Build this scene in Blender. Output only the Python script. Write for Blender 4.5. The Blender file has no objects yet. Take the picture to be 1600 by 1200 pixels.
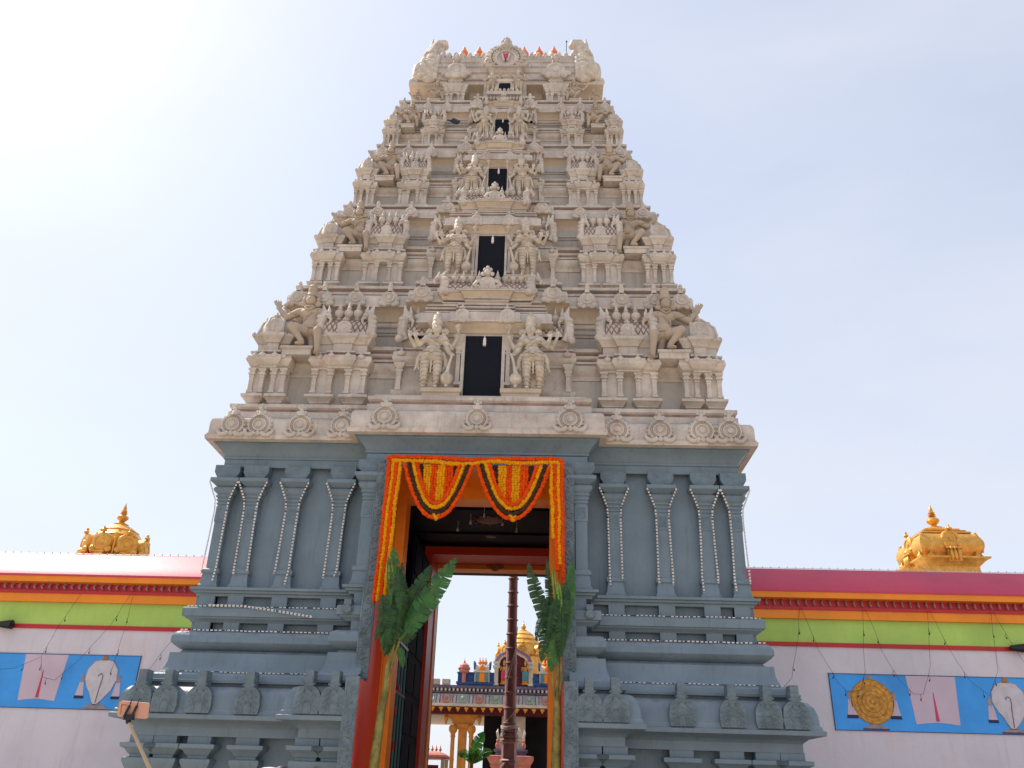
import bpy, bmesh, math, random
from math import sin, cos, pi, radians, sqrt, atan2
from mathutils import Vector, Matrix, Euler
random.seed(7)
SC = bpy.context.scene
COL = SC.collection

# ------------------------------------------------------------------ camera
PITCH, YAW, ROLL = 0.451982, 0.041936, 0.030504
F = Vector((-sin(YAW)*cos(PITCH), cos(YAW)*cos(PITCH), sin(PITCH)))
R = Vector((cos(YAW), sin(YAW), 0)); U = R.cross(F)
R2 = R*cos(ROLL)+U*sin(ROLL); U2 = U*cos(ROLL)-R*sin(ROLL)
cam = bpy.data.objects.new("camera", bpy.data.cameras.new("camera"))
COL.objects.link(cam)
m = Matrix.Identity(4)
for i in range(3):
    m[i][0] = R2[i]; m[i][1] = U2[i]; m[i][2] = -F[i]
m[0][3], m[1][3], m[2][3] = 1.22695, -15.0, 1.6
cam.matrix_world = m
cam.data.sensor_width = 36; cam.data.lens = 1312.0/1600*36
cam.data.clip_end = 3000; cam.data.clip_start = 0.05
SC.camera = cam
# ------------------------------------------------------------------ light
SUN_EL, SUN_AZ = radians(52), radians(-62)      # azimuth from +Y (behind the tower), negative = to the left
sd = Vector((sin(SUN_AZ)*cos(SUN_EL), cos(SUN_AZ)*cos(SUN_EL), sin(SUN_EL)))
w = bpy.data.worlds.new("World"); SC.world = w; w.use_nodes = True
nt = w.node_tree; bg = nt.nodes["Background"]
sky = nt.nodes.new("ShaderNodeTexSky"); sky.sky_type = 'NISHITA'; sky.sun_disc = False
sky.sun_elevation = SUN_EL; sky.sun_rotation = SUN_AZ
sky.air_density = 1.0; sky.dust_density = 1.5; sky.ozone_density = 1.2; sky.altitude = 0
hz = nt.nodes.new("ShaderNodeMix"); hz.data_type = 'RGBA'; hz.inputs[0].default_value = 0.72   # milky, hazy sky
nt.links.new(sky.outputs[0], hz.inputs[6]); hz.inputs[7].default_value = (3.62, 3.74, 4.12, 1)
tc = nt.nodes.new("ShaderNodeTexCoord"); sp = nt.nodes.new("ShaderNodeSeparateXYZ"); nt.links.new(tc.outputs["Generated"], sp.inputs[0])
mr = nt.nodes.new("ShaderNodeMapRange"); mr.inputs[1].default_value = 0.0; mr.inputs[2].default_value = 0.75; mr.inputs[3].default_value = 0.90; mr.inputs[4].default_value = 0.60
nt.links.new(sp.outputs[2], mr.inputs[0])
mpg = nt.nodes.new("ShaderNodeMapping"); mpg.inputs["Scale"].default_value = (1.0, 1.6, 3.2); nt.links.new(tc.outputs["Generated"], mpg.inputs[0])
cn = nt.nodes.new("ShaderNodeTexNoise"); cn.inputs["Scale"].default_value = 1.7; cn.inputs["Detail"].default_value = 6; nt.links.new(mpg.outputs[0], cn.inputs["Vector"])
cm = nt.nodes.new("ShaderNodeMapRange"); cm.inputs[1].default_value = .35; cm.inputs[2].default_value = .7; cm.inputs[3].default_value = -.10; cm.inputs[4].default_value = .14
nt.links.new(cn.outputs[0], cm.inputs[0])
ad = nt.nodes.new("ShaderNodeMath"); ad.operation = 'ADD'; ad.use_clamp = True; nt.links.new(mr.outputs[0], ad.inputs[0]); nt.links.new(cm.outputs[0], ad.inputs[1]); nt.links.new(ad.outputs[0], hz.inputs[0])
nt.links.new(hz.outputs[2], bg.inputs[0]); bg.inputs[1].default_value = 0.15
sun = bpy.data.objects.new("sun", bpy.data.lights.new("sun", 'SUN')); COL.objects.link(sun)
sun.data.energy = 4.4; sun.data.angle = radians(0.6); sun.data.color = (1.0, 0.94, 0.84)
sun.rotation_euler = sd.to_track_quat('Z', 'Y').to_euler()
SC.view_settings.view_transform = 'Standard'; SC.view_settings.look = 'None'
SC.view_settings.gamma = 1; SC.view_settings.exposure = 0.62
try: SC.cycles.use_denoising = True
except Exception: pass

# ------------------------------------------------------------------ materials
def mat(name, col, rough=0.75, var=0.12, var_scale=1.2, stain=None, stain_amt=0.0, stain_scale=1.5, streak=0.0,
        bump=0.15, bump_scale=30, metal=0.0, speck=0.0, carve=0.0, carve_scale=8, col2=None, spec=0.4, dust=None):
    m = bpy.data.materials.new(name); m.use_nodes = True
    t = m.node_tree; N = t.nodes; L = t.links
    b = N["Principled BSDF"]; b.inputs["Roughness"].default_value = rough; b.inputs["Metallic"].default_value = metal
    b.inputs["Specular IOR Level"].default_value = spec
    g = N.new("ShaderNodeNewGeometry")
    def noise(scale, detail=4, vec=None, rough_=0.6):
        n = N.new("ShaderNodeTexNoise"); n.inputs["Scale"].default_value = scale; n.inputs["Detail"].default_value = detail
        n.inputs["Roughness"].default_value = rough_
        L.new(vec if vec else g.outputs["Position"], n.inputs["Vector"]); return n
    def ramp(src, a, b_):
        r = N.new("ShaderNodeMapRange"); r.inputs[1].default_value = a; r.inputs[2].default_value = b_
        L.new(src, r.inputs[0]); return r.outputs[0]
    def mix(f, a, bcol, mode='MIX'):
        x = N.new("ShaderNodeMix"); x.data_type = 'RGBA'; x.blend_type = mode
        if isinstance(f, float): x.inputs[0].default_value = f
        else: L.new(f, x.inputs[0])
        for s, v in ((6, a), (7, bcol)):
            if hasattr(v, 'links'): L.new(v, x.inputs[s])
            else: x.inputs[s].default_value = (*v, 1)
        return x.outputs[2]
    c = tuple(col)
    d = tuple(v*(1-var*2) for v in (col2 or col)); l = tuple(min(1, v*(1+var)) for v in col)
    out = mix(ramp(noise(var_scale, 5).outputs[0], 0.3, 0.7), d if col2 is None else col2, l)
    if stain:
        s = ramp(noise(stain_scale, 6, None, 0.7).outputs[0], 0.62-0.12*stain_amt, 0.78)
        mm = N.new("ShaderNodeMath"); mm.operation = 'MULTIPLY'; mm.inputs[1].default_value = min(1, stain_amt)
        L.new(s, mm.inputs[0]); out = mix(mm.outputs[0], out, stain)
    if streak:
        mp = N.new("ShaderNodeMapping"); mp.inputs["Scale"].default_value = (9, 9, 0.9)
        L.new(g.outputs["Position"], mp.inputs[0])
        s = ramp(noise(1.3, 5, mp.outputs[0]).outputs[0], 0.55, 0.8)
        mm = N.new("ShaderNodeMath"); mm.operation = 'MULTIPLY'; mm.inputs[1].default_value = streak
        L.new(s, mm.inputs[0]); out = mix(mm.outputs[0], out, tuple(v*0.35 for v in c))
    if speck:
        s = ramp(noise(26, 3).outputs[0], 0.66, 0.72)
        mm = N.new("ShaderNodeMath"); mm.operation = 'MULTIPLY'; mm.inputs[1].default_value = speck
        L.new(s, mm.inputs[0]); out = mix(mm.outputs[0], out, tuple(v*0.3 for v in c))
    if dust:
        sx_ = N.new("ShaderNodeSeparateXYZ"); L.new(g.outputs["Normal"], sx_.inputs[0])
        dz = ramp(sx_.outputs[2], 0.35, 0.95); dn = ramp(noise(5, 5).outputs[0], 0.3, 0.6)
        mm = N.new("ShaderNodeMath"); mm.operation = 'MULTIPLY'; L.new(dz, mm.inputs[0]); L.new(dn, mm.inputs[1])
        m2 = N.new("ShaderNodeMath"); m2.operation = 'MULTIPLY'; m2.inputs[1].default_value = .7; L.new(mm.outputs[0], m2.inputs[0])
        out = mix(m2.outputs[0], out, dust)
    L.new(out, b.inputs["Base Color"])
    h = noise(bump_scale, 4).outputs[0]
    bp = N.new("ShaderNodeBump"); bp.inputs["Strength"].default_value = bump; bp.inputs["Distance"].default_value = 0.02
    L.new(h, bp.inputs["Height"]); last = bp
    if carve:
        wv = N.new("ShaderNodeTexWave"); wv.wave_type = 'RINGS'; wv.inputs["Scale"].default_value = carve_scale*0.5
        wv.inputs["Distortion"].default_value = 9; wv.inputs["Detail"].default_value = 1.5; wv.inputs["Detail Scale"].default_value = 1.6
        L.new(g.outputs["Position"], wv.inputs[0])
        b2 = N.new("ShaderNodeBump"); b2.inputs["Strength"].default_value = carve; b2.inputs["Distance"].default_value = 0.03
        L.new(wv.outputs["Fac"] if "Fac" in wv.outputs else wv.outputs[1], b2.inputs["Height"]); L.new(bp.outputs[0], b2.inputs["Normal"]); last = b2
    L.new(last.outputs[0], b.inputs["Normal"])
    return m
M = {}
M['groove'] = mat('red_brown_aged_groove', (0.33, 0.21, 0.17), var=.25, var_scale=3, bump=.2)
M['cream'] = mat('cream_stone', (0.61, 0.54, 0.475), var=.14, var_scale=2.2, stain=(0.45, 0.25, 0.18), stain_amt=0.75, stain_scale=2.6, streak=0.6, speck=0.6, bump=0.45, bump_scale=22, dust=(.30,.26,.22))
M['panel'] = mat('pale_grey_plaster', (0.50, 0.455, 0.405), var=.1, streak=0.5, bump=0.2, speck=0.35, stain=(.36,.27,.22), stain_amt=.5)
M['ochre'] = mat('ochre_stone_bounce_tint', (0.61, 0.49, 0.375), stain=(0.47, 0.27, 0.17), stain_amt=0.6, streak=0.3, speck=0.3, bump=.3)  # own ochre on pedestals; on coves, warm ground bounce put into the colour
M['statue'] = mat('carved_pale_stone', (0.64, 0.55, 0.45), var=.16, var_scale=7, stain=(0.46, 0.30, 0.18), stain_amt=0.8, stain_scale=3, streak=0.5, bump=0.5, bump_scale=35, rough=.62, speck=.5, dust=(.34,.29,.24))
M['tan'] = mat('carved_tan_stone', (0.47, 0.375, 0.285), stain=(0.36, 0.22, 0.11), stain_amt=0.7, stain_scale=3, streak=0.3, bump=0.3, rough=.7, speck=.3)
M['blue'] = mat('slate_blue_paint', (0.172, 0.228, 0.28), col2=(.145,.198,.236), var=.10, var_scale=1.6, rough=.5, streak=0.45, bump=0.35, bump_scale=16, speck=0.3, stain=(0.19,0.23,0.265), stain_amt=.45, stain_scale=1.3, dust=(.36,.37,.38))
M['bluek'] = mat('slate_blue_carved_brackets', (0.165, 0.22, 0.265), var=.12, var_scale=5, rough=.6, bump=.3, carve=0.4, carve_scale=18)
M['bluec'] = mat('slate_blue_carved', (0.155, 0.205, 0.235), var=.16, var_scale=4, rough=.6, bump=0.35, carve=0.35, carve_scale=9, streak=.3)
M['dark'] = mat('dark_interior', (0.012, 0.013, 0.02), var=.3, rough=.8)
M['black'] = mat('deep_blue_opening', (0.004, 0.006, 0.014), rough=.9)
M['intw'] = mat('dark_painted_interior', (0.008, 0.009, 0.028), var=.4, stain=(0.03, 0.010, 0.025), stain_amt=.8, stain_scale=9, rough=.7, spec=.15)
M['red'] = mat('red_gloss_paint', (0.66, 0.045, 0.03), rough=.38, var=.06, bump=.08)
M['redb'] = mat('bounce_lit_red_paint', (0.80, 0.05, 0.02), rough=.4, var=.05)  # red raised for the far frame's front: bounce light put into the colour
M['dred'] = mat('crimson_paint', (0.50, 0.02, 0.028), rough=.4, var=.06, bump=.08)
M['orange'] = mat('orange_paint', (0.90, 0.27, 0.012), rough=.42, var=.08, bump=.1, stain=(0.45,.10,.01), stain_amt=.4)
M['yell'] = mat('yellow_orange_paint', (0.74, 0.30, 0.02), rough=.45, var=.08, bump=.1)
M['gold'] = mat('gold_paint', (0.80, 0.42, 0.08), rough=.38, metal=.45, var=.15, var_scale=6, bump=.5, bump_scale=18, stain=(.5,.2,.03), stain_amt=.5, stain_scale=5)
M['copper'] = mat('orange_copper', (0.82, 0.19, 0.025), rough=.35, metal=.3, bump=.05)
M['mari_o'] = mat('orange_marigold', (0.86, 0.085, 0.004), rough=.8, var=.18, var_scale=25, bump=.6, bump_scale=120, spec=.1)
M['mari_y'] = mat('yellow_marigold', (0.85, 0.36, 0.006), rough=.8, var=.15, var_scale=25, bump=.6, bump_scale=120, spec=.1)
M['mari_d'] = mat('dark_leaf_garland', (0.06, 0.028, 0.010), rough=.9, var=.4, var_scale=30, bump=.6, bump_scale=90)
M['white'] = mat('white_plastic', (0.78, 0.72, 0.66), rough=.4)
M['bronze'] = mat('brown_painted_metal', (0.27, 0.115, 0.11), rough=.45, var=.12, var_scale=4, bump=.15)
M['rope'] = mat('pale_rope', (0.5, 0.42, 0.38), rough=.9)
M['phone'] = mat('rose_phone_shell', (0.62, 0.32, 0.24), rough=.3, bump=.02)
M['blackp'] = mat('black_plastic', (0.012, 0.012, 0.016), rough=.35, bump=.03)
M['pole'] = mat('bamboo_coloured_metal', (0.48, 0.36, 0.22), rough=.35, metal=.3, bump=.05)
M['pink'] = mat('pink_coping_paint', (0.60, 0.055, 0.115), rough=.5, var=.1, var_scale=.6, bump=.1, streak=.12)
M['lime'] = mat('lime_green_paint', (0.43, 0.63, 0.13), rough=.55, var=.08, bump=.1, streak=.1)
M['lilac'] = mat('lilac_white_paint', (0.70, 0.645, 0.71), rough=.65, var=.08, var_scale=.6, bump=.25, bump_scale=9, streak=.22, stain=(.58,.43,.38), stain_amt=.8, stain_scale=.6, speck=.12)
M['mural'] = mat('bright_blue_mural_paint', (0.05, 0.35, 0.88), rough=.5, var=.12, bump=.1)
M['mwhite'] = mat('mural_white_paint', (0.60, 0.56, 0.60), rough=.6, var=.08, var_scale=6, bump=.1)
M['mpatch'] = mat('mural_lilac_paint', (0.60, 0.47, 0.56), rough=.6, var=.05, bump=.1)
M['mgold'] = mat('mural_ochre_paint', (0.66, 0.30, 0.04), rough=.6, var=.25, var_scale=16, bump=.1)
M['mgold2'] = mat('mural_brown_paint', (0.42, 0.17, 0.03), rough=.6, var=.2, var_scale=16)
M['mpurple'] = mat('mural_violet_paint', (0.10, 0.04, 0.16), rough=.6)
M['mred'] = mat('mural_red_paint', (0.60, 0.05, 0.12), rough=.6)
M['mgrey'] = mat('mural_grey_paint', (0.33, 0.27, 0.28), rough=.6, var=.2, var_scale=10)
M['line'] = mat('navy_line_paint', (0.015, 0.02, 0.09), rough=.6)
M['leaf2'] = None
M['wire'] = mat('black_wire', (0.03, 0.025, 0.03), rough=.7)
M['ground'] = mat('sunlit_concrete_ground', (0.42, 0.35, 0.265), var=.12, var_scale=.5, rough=.9, bump=.3, speck=.2)
M['navy'] = mat('navy_timber_paint', (0.004, 0.007, 0.025), rough=.8, spec=.1)
M['skin'] = mat('brown_skin', (0.28, 0.14, 0.09), rough=.5)
M['hair'] = mat('black_hair', (0.01, 0.008, 0.01), rough=.5)
M['cloth'] = mat('pale_pink_cloth', (0.62, 0.42, 0.42), rough=.9)
M['cloth2'] = mat('dark_trousers', (0.03, 0.035, 0.06), rough=.9)
M['pigeon'] = mat('blue_grey_feathers', (0.035, 0.045, 0.075), rough=.6, var=.3, var_scale=30)
M['teal'] = mat('teal_paint', (0.08, 0.26, 0.30), rough=.5, var=.1)
M['tblue'] = mat('cobalt_paint', (0.03, 0.09, 0.28), rough=.5, var=.15, var_scale=5)
M['tviolet'] = mat('violet_grey_paint', (0.17, 0.16, 0.30), rough=.5, var=.15, var_scale=5)
M['tpink'] = mat('salmon_paint', (0.55, 0.20, 0.16), rough=.5, var=.12, var_scale=5)
M['tcream'] = mat('creamy_white_paint', (0.62, 0.56, 0.47), rough=.55, var=.12, var_scale=3, streak=.2)
M['tmint'] = mat('mint_paint', (0.30, 0.45, 0.38), rough=.5, var=.1)
M['tbrown'] = mat('ochre_column_paint', (0.60, 0.24, 0.03), rough=.45, var=.15, var_scale=4, bump=.3)
M['maroon'] = mat('maroon_paint', (0.12, 0.012, 0.02), rough=.5, var=.15)
def leafmat(name, c1, c2):
    m = bpy.data.materials.new(name); m.use_nodes = True; t = m.node_tree; N = t.nodes; L = t.links
    b = N["Principled BSDF"]; b.inputs["Roughness"].default_value = .42
    g = N.new("ShaderNodeNewGeometry"); n = N.new("ShaderNodeTexNoise"); n.inputs["Scale"].default_value = 7; n.inputs["Detail"].default_value = 5
    L.new(g.outputs["Position"], n.inputs["Vector"])
    mr = N.new("ShaderNodeMapRange"); mr.inputs[1].default_value = .35; mr.inputs[2].default_value = .65; L.new(n.outputs[0], mr.inputs[0])
    x = N.new("ShaderNodeMix"); x.data_type = 'RGBA'; L.new(mr.outputs[0], x.inputs[0]); x.inputs[6].default_value = (*c1, 1); x.inputs[7].default_value = (*c2, 1)
    L.new(x.outputs[2], b.inputs["Base Color"])
    tr = N.new("ShaderNodeBsdfTranslucent"); L.new(x.outputs[2], tr.inputs[0])
    ms = N.new("ShaderNodeMixShader"); ms.inputs[0].default_value = .35
    L.new(b.outputs[0], ms.inputs[1]); L.new(tr.outputs[0], ms.inputs[2]); L.new(ms.outputs[0], N["Material Output"].inputs[0])
    return m
M['leaf'] = leafmat('banana_leaf_green', (0.022, 0.115, 0.022), (0.065, 0.23, 0.038))
M['rib'] = leafmat('banana_leaf_rib', (0.07, 0.15, 0.03), (0.12, 0.22, 0.05))
M['leafd'] = leafmat('banana_leaf_dark_green', (0.014, 0.058, 0.012), (0.045, 0.13, 0.025))
M['leafy'] = leafmat('young_leaf_green', (0.16, 0.36, 0.03), (0.34, 0.55, 0.08))
M['stem'] = mat('banana_stem', (0.27, 0.23, 0.055), rough=.5, var=.3, var_scale=7, stain=(.14,.06,.03), stain_amt=.9, stain_scale=4, streak=.8)

# ------------------------------------------------------------------ mesh helpers
class MB:
    def __init__(s): s.v = []; s.f = []; s.T = Matrix.Identity(4); s.mi = 0; s.fm = []
    def add(s, vs, fs):
        n = len(s.v); T = s.T
        flip = T.to_3x3().determinant() < 0
        s.v += [tuple(T @ Vector(v)) for v in vs]
        for f in fs:
            f = [n+i for i in f]
            s.f.append(f[::-1] if flip else f); s.fm.append(s.mi)
    def box(s, x0, x1, y0, y1, z0, z1):
        if x0 > x1: x0, x1 = x1, x0
        s.add([(x0,y0,z0),(x1,y0,z0),(x1,y1,z0),(x0,y1,z0),(x0,y0,z1),(x1,y0,z1),(x1,y1,z1),(x0,y1,z1)],
              [(3,2,1,0),(4,5,6,7),(0,1,5,4),(1,2,6,5),(2,3,7,6),(3,0,4,7)])
    def mold(s, path, prof, closed=False, cap=True):
        P = [Vector(p) for p in path]; n = len(P); off = []
        for i in range(n):
            ns = []
            for a, b in ((i-1, i), (i, i+1)):
                if not closed and (a < 0 or b >= n): continue
                d = (P[b % n]-P[a % n]); d.normalize(); ns.append(Vector((d.y, -d.x)))
            if len(ns) == 1: off.append(ns[0])
            else:
                k = ns[0]+ns[1]; q = 1+ns[0].dot(ns[1]); off.append(k/max(q, .2))
        vs = []
        for pr_ in prof:
            o, z = pr_[0], pr_[1]
            for i in range(n): p = P[i]+off[i]*o; vs.append((p.x, p.y, z))
        fs = []; e = n if closed else n-1
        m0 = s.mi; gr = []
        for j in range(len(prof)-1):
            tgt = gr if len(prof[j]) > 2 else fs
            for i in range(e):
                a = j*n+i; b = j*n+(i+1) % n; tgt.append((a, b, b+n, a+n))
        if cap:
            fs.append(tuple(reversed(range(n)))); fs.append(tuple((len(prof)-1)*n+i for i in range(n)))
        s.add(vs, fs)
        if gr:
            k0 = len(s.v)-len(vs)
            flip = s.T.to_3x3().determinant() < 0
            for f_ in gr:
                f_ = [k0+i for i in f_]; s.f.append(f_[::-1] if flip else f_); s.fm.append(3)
    def lathe(s, prof, n=16, c=(0,0,0), axis='Z', sq=1.0, ph=0):
        vs = []; fs = []
        for r, z in prof:
            for i in range(n):
                a = 2*pi*i/n+ph; x, y = r*cos(a), r*sin(a)*sq
                v = (x, y, z) if axis == 'Z' else ((x, z, -y) if axis == 'Y' else (z, x, y))
                vs.append((v[0]+c[0], v[1]+c[1], v[2]+c[2]))
        for j in range(len(prof)-1):
            for i in range(n):
                a = j*n+i; b = j*n+(i+1) % n; fs.append((a, b, b+n, a+n))
        fs.append(tuple(reversed(range(n)))); fs.append(tuple((len(prof)-1)*n+i for i in range(n)))
        s.add(vs, fs)
    def tube(s, pts, r, n=6, cap=True, flat=1.0):
        P = [Vector(p) for p in pts]; rs = r if isinstance(r, (list, tuple)) else [r]*len(P)
        vs = []; fs = []; up = Vector((0, 0, 1)); prev = None
        for i, p in enumerate(P):
            d = (P[min(i+1, len(P)-1)]-P[max(i-1, 0)])
            if d.length < 1e-9: d = Vector((0,0,1))
            d.normalize()
            if prev is None:
                a = d.cross(up if abs(d.z) < .9 else Vector((1, 0, 0)))
            else: a = prev-d*prev.dot(d)
            a.normalize(); prev = a; b = d.cross(a)
            for k in range(n):
                t = 2*pi*k/n; q = p+(a*cos(t)+b*sin(t)*flat)*rs[i]; vs.append(tuple(q))
        for j in range(len(P)-1):
            for i in range(n):
                a_ = j*n+i; b_ = j*n+(i+1) % n; fs.append((a_, b_, b_+n, a_+n))
        if cap: fs.append(tuple(reversed(range(n)))); fs.append(tuple((len(P)-1)*n+i for i in range(n)))
        s.add(vs, fs)
    def ball(s, c, r, seg=10, rings=6, rot=None):
        if not isinstance(r, (tuple, list)): r = (r, r, r)
        vs = [(0, 0, -1)]
        for j in range(1, rings):
            t = -pi/2+pi*j/rings
            for i in range(seg): a = 2*pi*i/seg; vs.append((cos(t)*cos(a), cos(t)*sin(a), sin(t)))
        vs.append((0, 0, 1)); fs = []
        for i in range(seg): fs.append((0, 1+(i+1) % seg, 1+i))
        for j in range(rings-2):
            for i in range(seg):
                a = 1+j*seg+i; b = 1+j*seg+(i+1) % seg; fs.append((a, b, b+seg, a+seg))
        l = len(vs)-1
        for i in range(seg): fs.append((l, 1+(rings-2)*seg+i, 1+(rings-2)*seg+(i+1) % seg))
        Mx = rot.to_matrix() if rot is not None else None
        o = []
        for v in vs:
            q = Vector((v[0]*r[0], v[1]*r[1], v[2]*r[2]))
            if Mx: q = Mx @ q
            o.append((q.x+c[0], q.y+c[1], q.z+c[2]))
        s.add(o, fs)
    def cap_(s, p0, p1, r0, r1, n=12):       # tapered capsule
        p0 = Vector(p0); p1 = Vector(p1); d = p1-p0
        s.tube([p0, p1], [r0, r1], n); s.ball(p0, r0, n, 8); s.ball(p1, r1, n, 8)
    def prism(s, out, y0, y1):               # outline [(x,z)] counter-clockwise seen from -Y, extruded y0 (front) to y1
        n = len(out); vs = [(x, y0, z) for x, z in out]+[(x, y1, z) for x, z in out]
        fs = [tuple(range(n)), tuple(reversed(range(n, 2*n)))]
        for i in range(n): j = (i+1) % n; fs.append((i, i+n, j+n, j))
        s.add(vs, fs)
    def strip(s, rows):
        n = len(rows[0]); vs = [p for r_ in rows for p in r_]; fs = []
        for j in range(len(rows)-1):
            for i in range(n-1): a = j*n+i; fs.append((a, a+1, a+n+1, a+n))
        s.add(vs, fs)
    def mesh(s, name, mats, ang=35):
        me = bpy.data.meshes.new(name); me.from_pydata(s.v, [], s.f); me.update()
        if not isinstance(mats, (list, tuple)): mats = [mats]
        for m_ in mats: me.materials.append(m_)
        me.polygons.foreach_set("material_index", s.fm)
        me.polygons.foreach_set("use_smooth", [True]*len(s.f))
        me.set_sharp_from_angle(angle=radians(ang))
        return me
    def build(s, name, mats, parent=None, ang=35, loc=None):
        return put(s.mesh(name, mats, ang), name, parent, loc)
def put(me, name, parent=None, loc=None, scale=None, rot=None):
    o = bpy.data.objects.new(name, me); COL.objects.link(o)
    if parent: o.parent = parent
    if loc is not None: o.location = loc
    if scale is not None: o.scale = scale
    if rot is not None: o.rotation_euler = rot
    return o
def tag(o, label, cat, group=None, kind=None):
    if label: o['label'] = label
    if cat: o['category'] = cat
    if group: o['group'] = group
    if kind: o['kind'] = kind
    return o
def empty(name, loc=(0,0,0), rotz=0, scale=None):
    o = bpy.data.objects.new(name, None); COL.objects.link(o); o.location = loc; o.rotation_euler = (0, 0, rotz)
    o.empty_display_size = .2
    if scale is not None: o.scale = scale
    return o
def voxel(mb, name, mats, size, smooth=3):
    me = bpy.data.meshes.new('tmp'); me.from_pydata(mb.v, [], mb.f); me.update()
    o = bpy.data.objects.new('tmp', me); COL.objects.link(o)
    r = o.modifiers.new('r', 'REMESH'); r.mode = 'VOXEL'; r.voxel_size = size
    if smooth:
        q = o.modifiers.new('s', 'SMOOTH'); q.factor = .5; q.iterations = smooth
    bpy.context.view_layer.update()
    dg = bpy.context.evaluated_depsgraph_get()
    out = bpy.data.meshes.new_from_object(o.evaluated_get(dg), depsgraph=dg)
    bpy.data.objects.remove(o, do_unlink=True); bpy.data.meshes.remove(me)
    out.name = name
    if not isinstance(mats, (list, tuple)): mats = [mats]
    out.materials.clear()
    for m_ in mats: out.materials.append(m_)
    out.polygons.foreach_set("use_smooth", [True]*len(out.polygons)); out.update()
    return out
def rect(x0, x1, yf, yb): return [(x0, yb), (x0, yf), (x1, yf), (x1, yb)]
def lerp(a, b, t): return a+(b-a)*t

# ------------------------------------------------------------------ setting
g = MB(); g.box(-400, 400, -300, 500, -0.5, 0)
tag(g.build('ground', M['ground']), None, None, kind='structure')

# ------------------------------------------------------------------ shared ornaments (unit sized, front faces -Y)
def medallion_plain():                       # trefoil eave medallion: width 1, height 1.35, origin at body centre
    b = MB()
    b.lathe([(.10,-.20),(.13,-.16),(.20,-.16),(.22,-.20),(.28,-.20),(.30,-.14),(.38,-.14),(.41,-.10),(.43,0),(.43,.15)][::-1], 20, (0,0,.02), 'Y')
    for sx in (-1, 1):
        b.ball((sx*.36, -.06, -.26), (.17, .12, .16)); b.ball((sx*.22, -.08, -.36), (.14, .11, .12)); b.ball((sx*.42,-.02,.0),(.09,.1,.14))
    b.box(-.11, .11, -.14, .1, .34, .66); b.ball((0, -.06, .66), (.16, .13, .10)); b.ball((0, -.06, .80), (.11, .11, .13))
    b.lathe([(.04,.86),(.0,.98)], 8)
    return b.mesh('medallion', M['cream'])
def medallion_ornate():                      # base eave: ringed disc with curling feet and a crown of buds
    b = MB()
    b.lathe([(.0,-.24),(.11,-.22),(.12,-.15),(.20,-.15),(.22,-.19),(.27,-.19),(.29,-.13),(.36,-.13),(.38,-.18),(.44,-.16),(.47,-.06),(.47,.15)][::-1], 24, (0,0,0), 'Y')
    for i in range(14):
        a = radians(-40+260*i/13); b.ball((.46*cos(a), -.07, .46*sin(a)), (.06, .07, .06), 6, 4)
    for i in range(20):
        a = radians(-60+300*i/19); b.ball((.32*cos(a), -.16, .32*sin(a)), .028, 6, 4)
    for sx in (-1, 1):
        b.tube([(sx*.12,-.14,-.34),(sx*.25,-.16,-.44),(sx*.40,-.14,-.44),(sx*.52,-.12,-.32),(sx*.56,-.12,-.22),(sx*.50,-.12,-.18)], [.10,.10,.10,.08,.05,.03], 8)
        b.ball((sx*.13, -.1, .52), (.10, .1, .10), 8, 5); b.ball((sx*.10, -.08, .74), (.07, .07, .08), 8, 5)
    b.tube([(0,-.08,.40),(0,-.12,.62)], [.20,.08], 8); b.ball((0, -.14, .64), .09, 8, 5); b.ball((0,-.1,.80),(.06,.06,.12),8,5)
    b.ball((0, -.16, -.38), (.10, .09, .12))
    return b.mesh('medallion', M['cream'])
def paddle():                                # grey kapota paddle: arch body with small niche, neck; origin at body bottom centre, width 1, height 2.05
    b = MB(); out = []
    for i in range(21):
        a = pi*i/20; out.append((.5*cos(a)*(1+.0*sin(a)), .62+.52*sin(a)))
    out = [(.47, 0)]+[(.52,.3)]+out+[(-.52,.3),(-.47, 0)]
    b.prism(out, -.14, .3)
    inn = [(.16, .04)]+[(.16*cos(pi*i/8), .34+.16*sin(pi*i/8)) for i in range(9)]+[(-.16, .04)]
    b.tube([(x, -.15, z) for x, z in inn], .03, 6)
    for sx in (-1, 1):
        for k in range(4):
            cx, cz, rr = sx*(.33-.04*k), .16+.25*k, .09
            b.tube([(cx+rr*cos(t*pi/5)*sx, -.145, cz+rr*sin(t*pi/5)) for t in range(9)], .02, 5)
    b.tube([(.14*cos(t*pi/5), -.145, .88+.12*sin(t*pi/5)) for t in range(9)], .02, 5)
    b.prism([(-.17,1.08),(.17,1.08),(.16,1.75),(-.16,1.75)], -.16, .45)
    for sx in (-1, 1): b.ball((sx*.2, -.16, 1.18), .05, 6, 4)
    return b.mesh('medallion', M['bluec'])
MED, MEDO, PAD = medallion_plain(), medallion_ornate(), paddle()

# ------------------------------------------------------------------ the tower
TW = empty('temple_tower', (0, 0, 0))
tag(TW, 'tall tiered temple tower, cream carved tiers over a slate blue base with doorway', 'temple tower')
YC = 4.4
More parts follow.
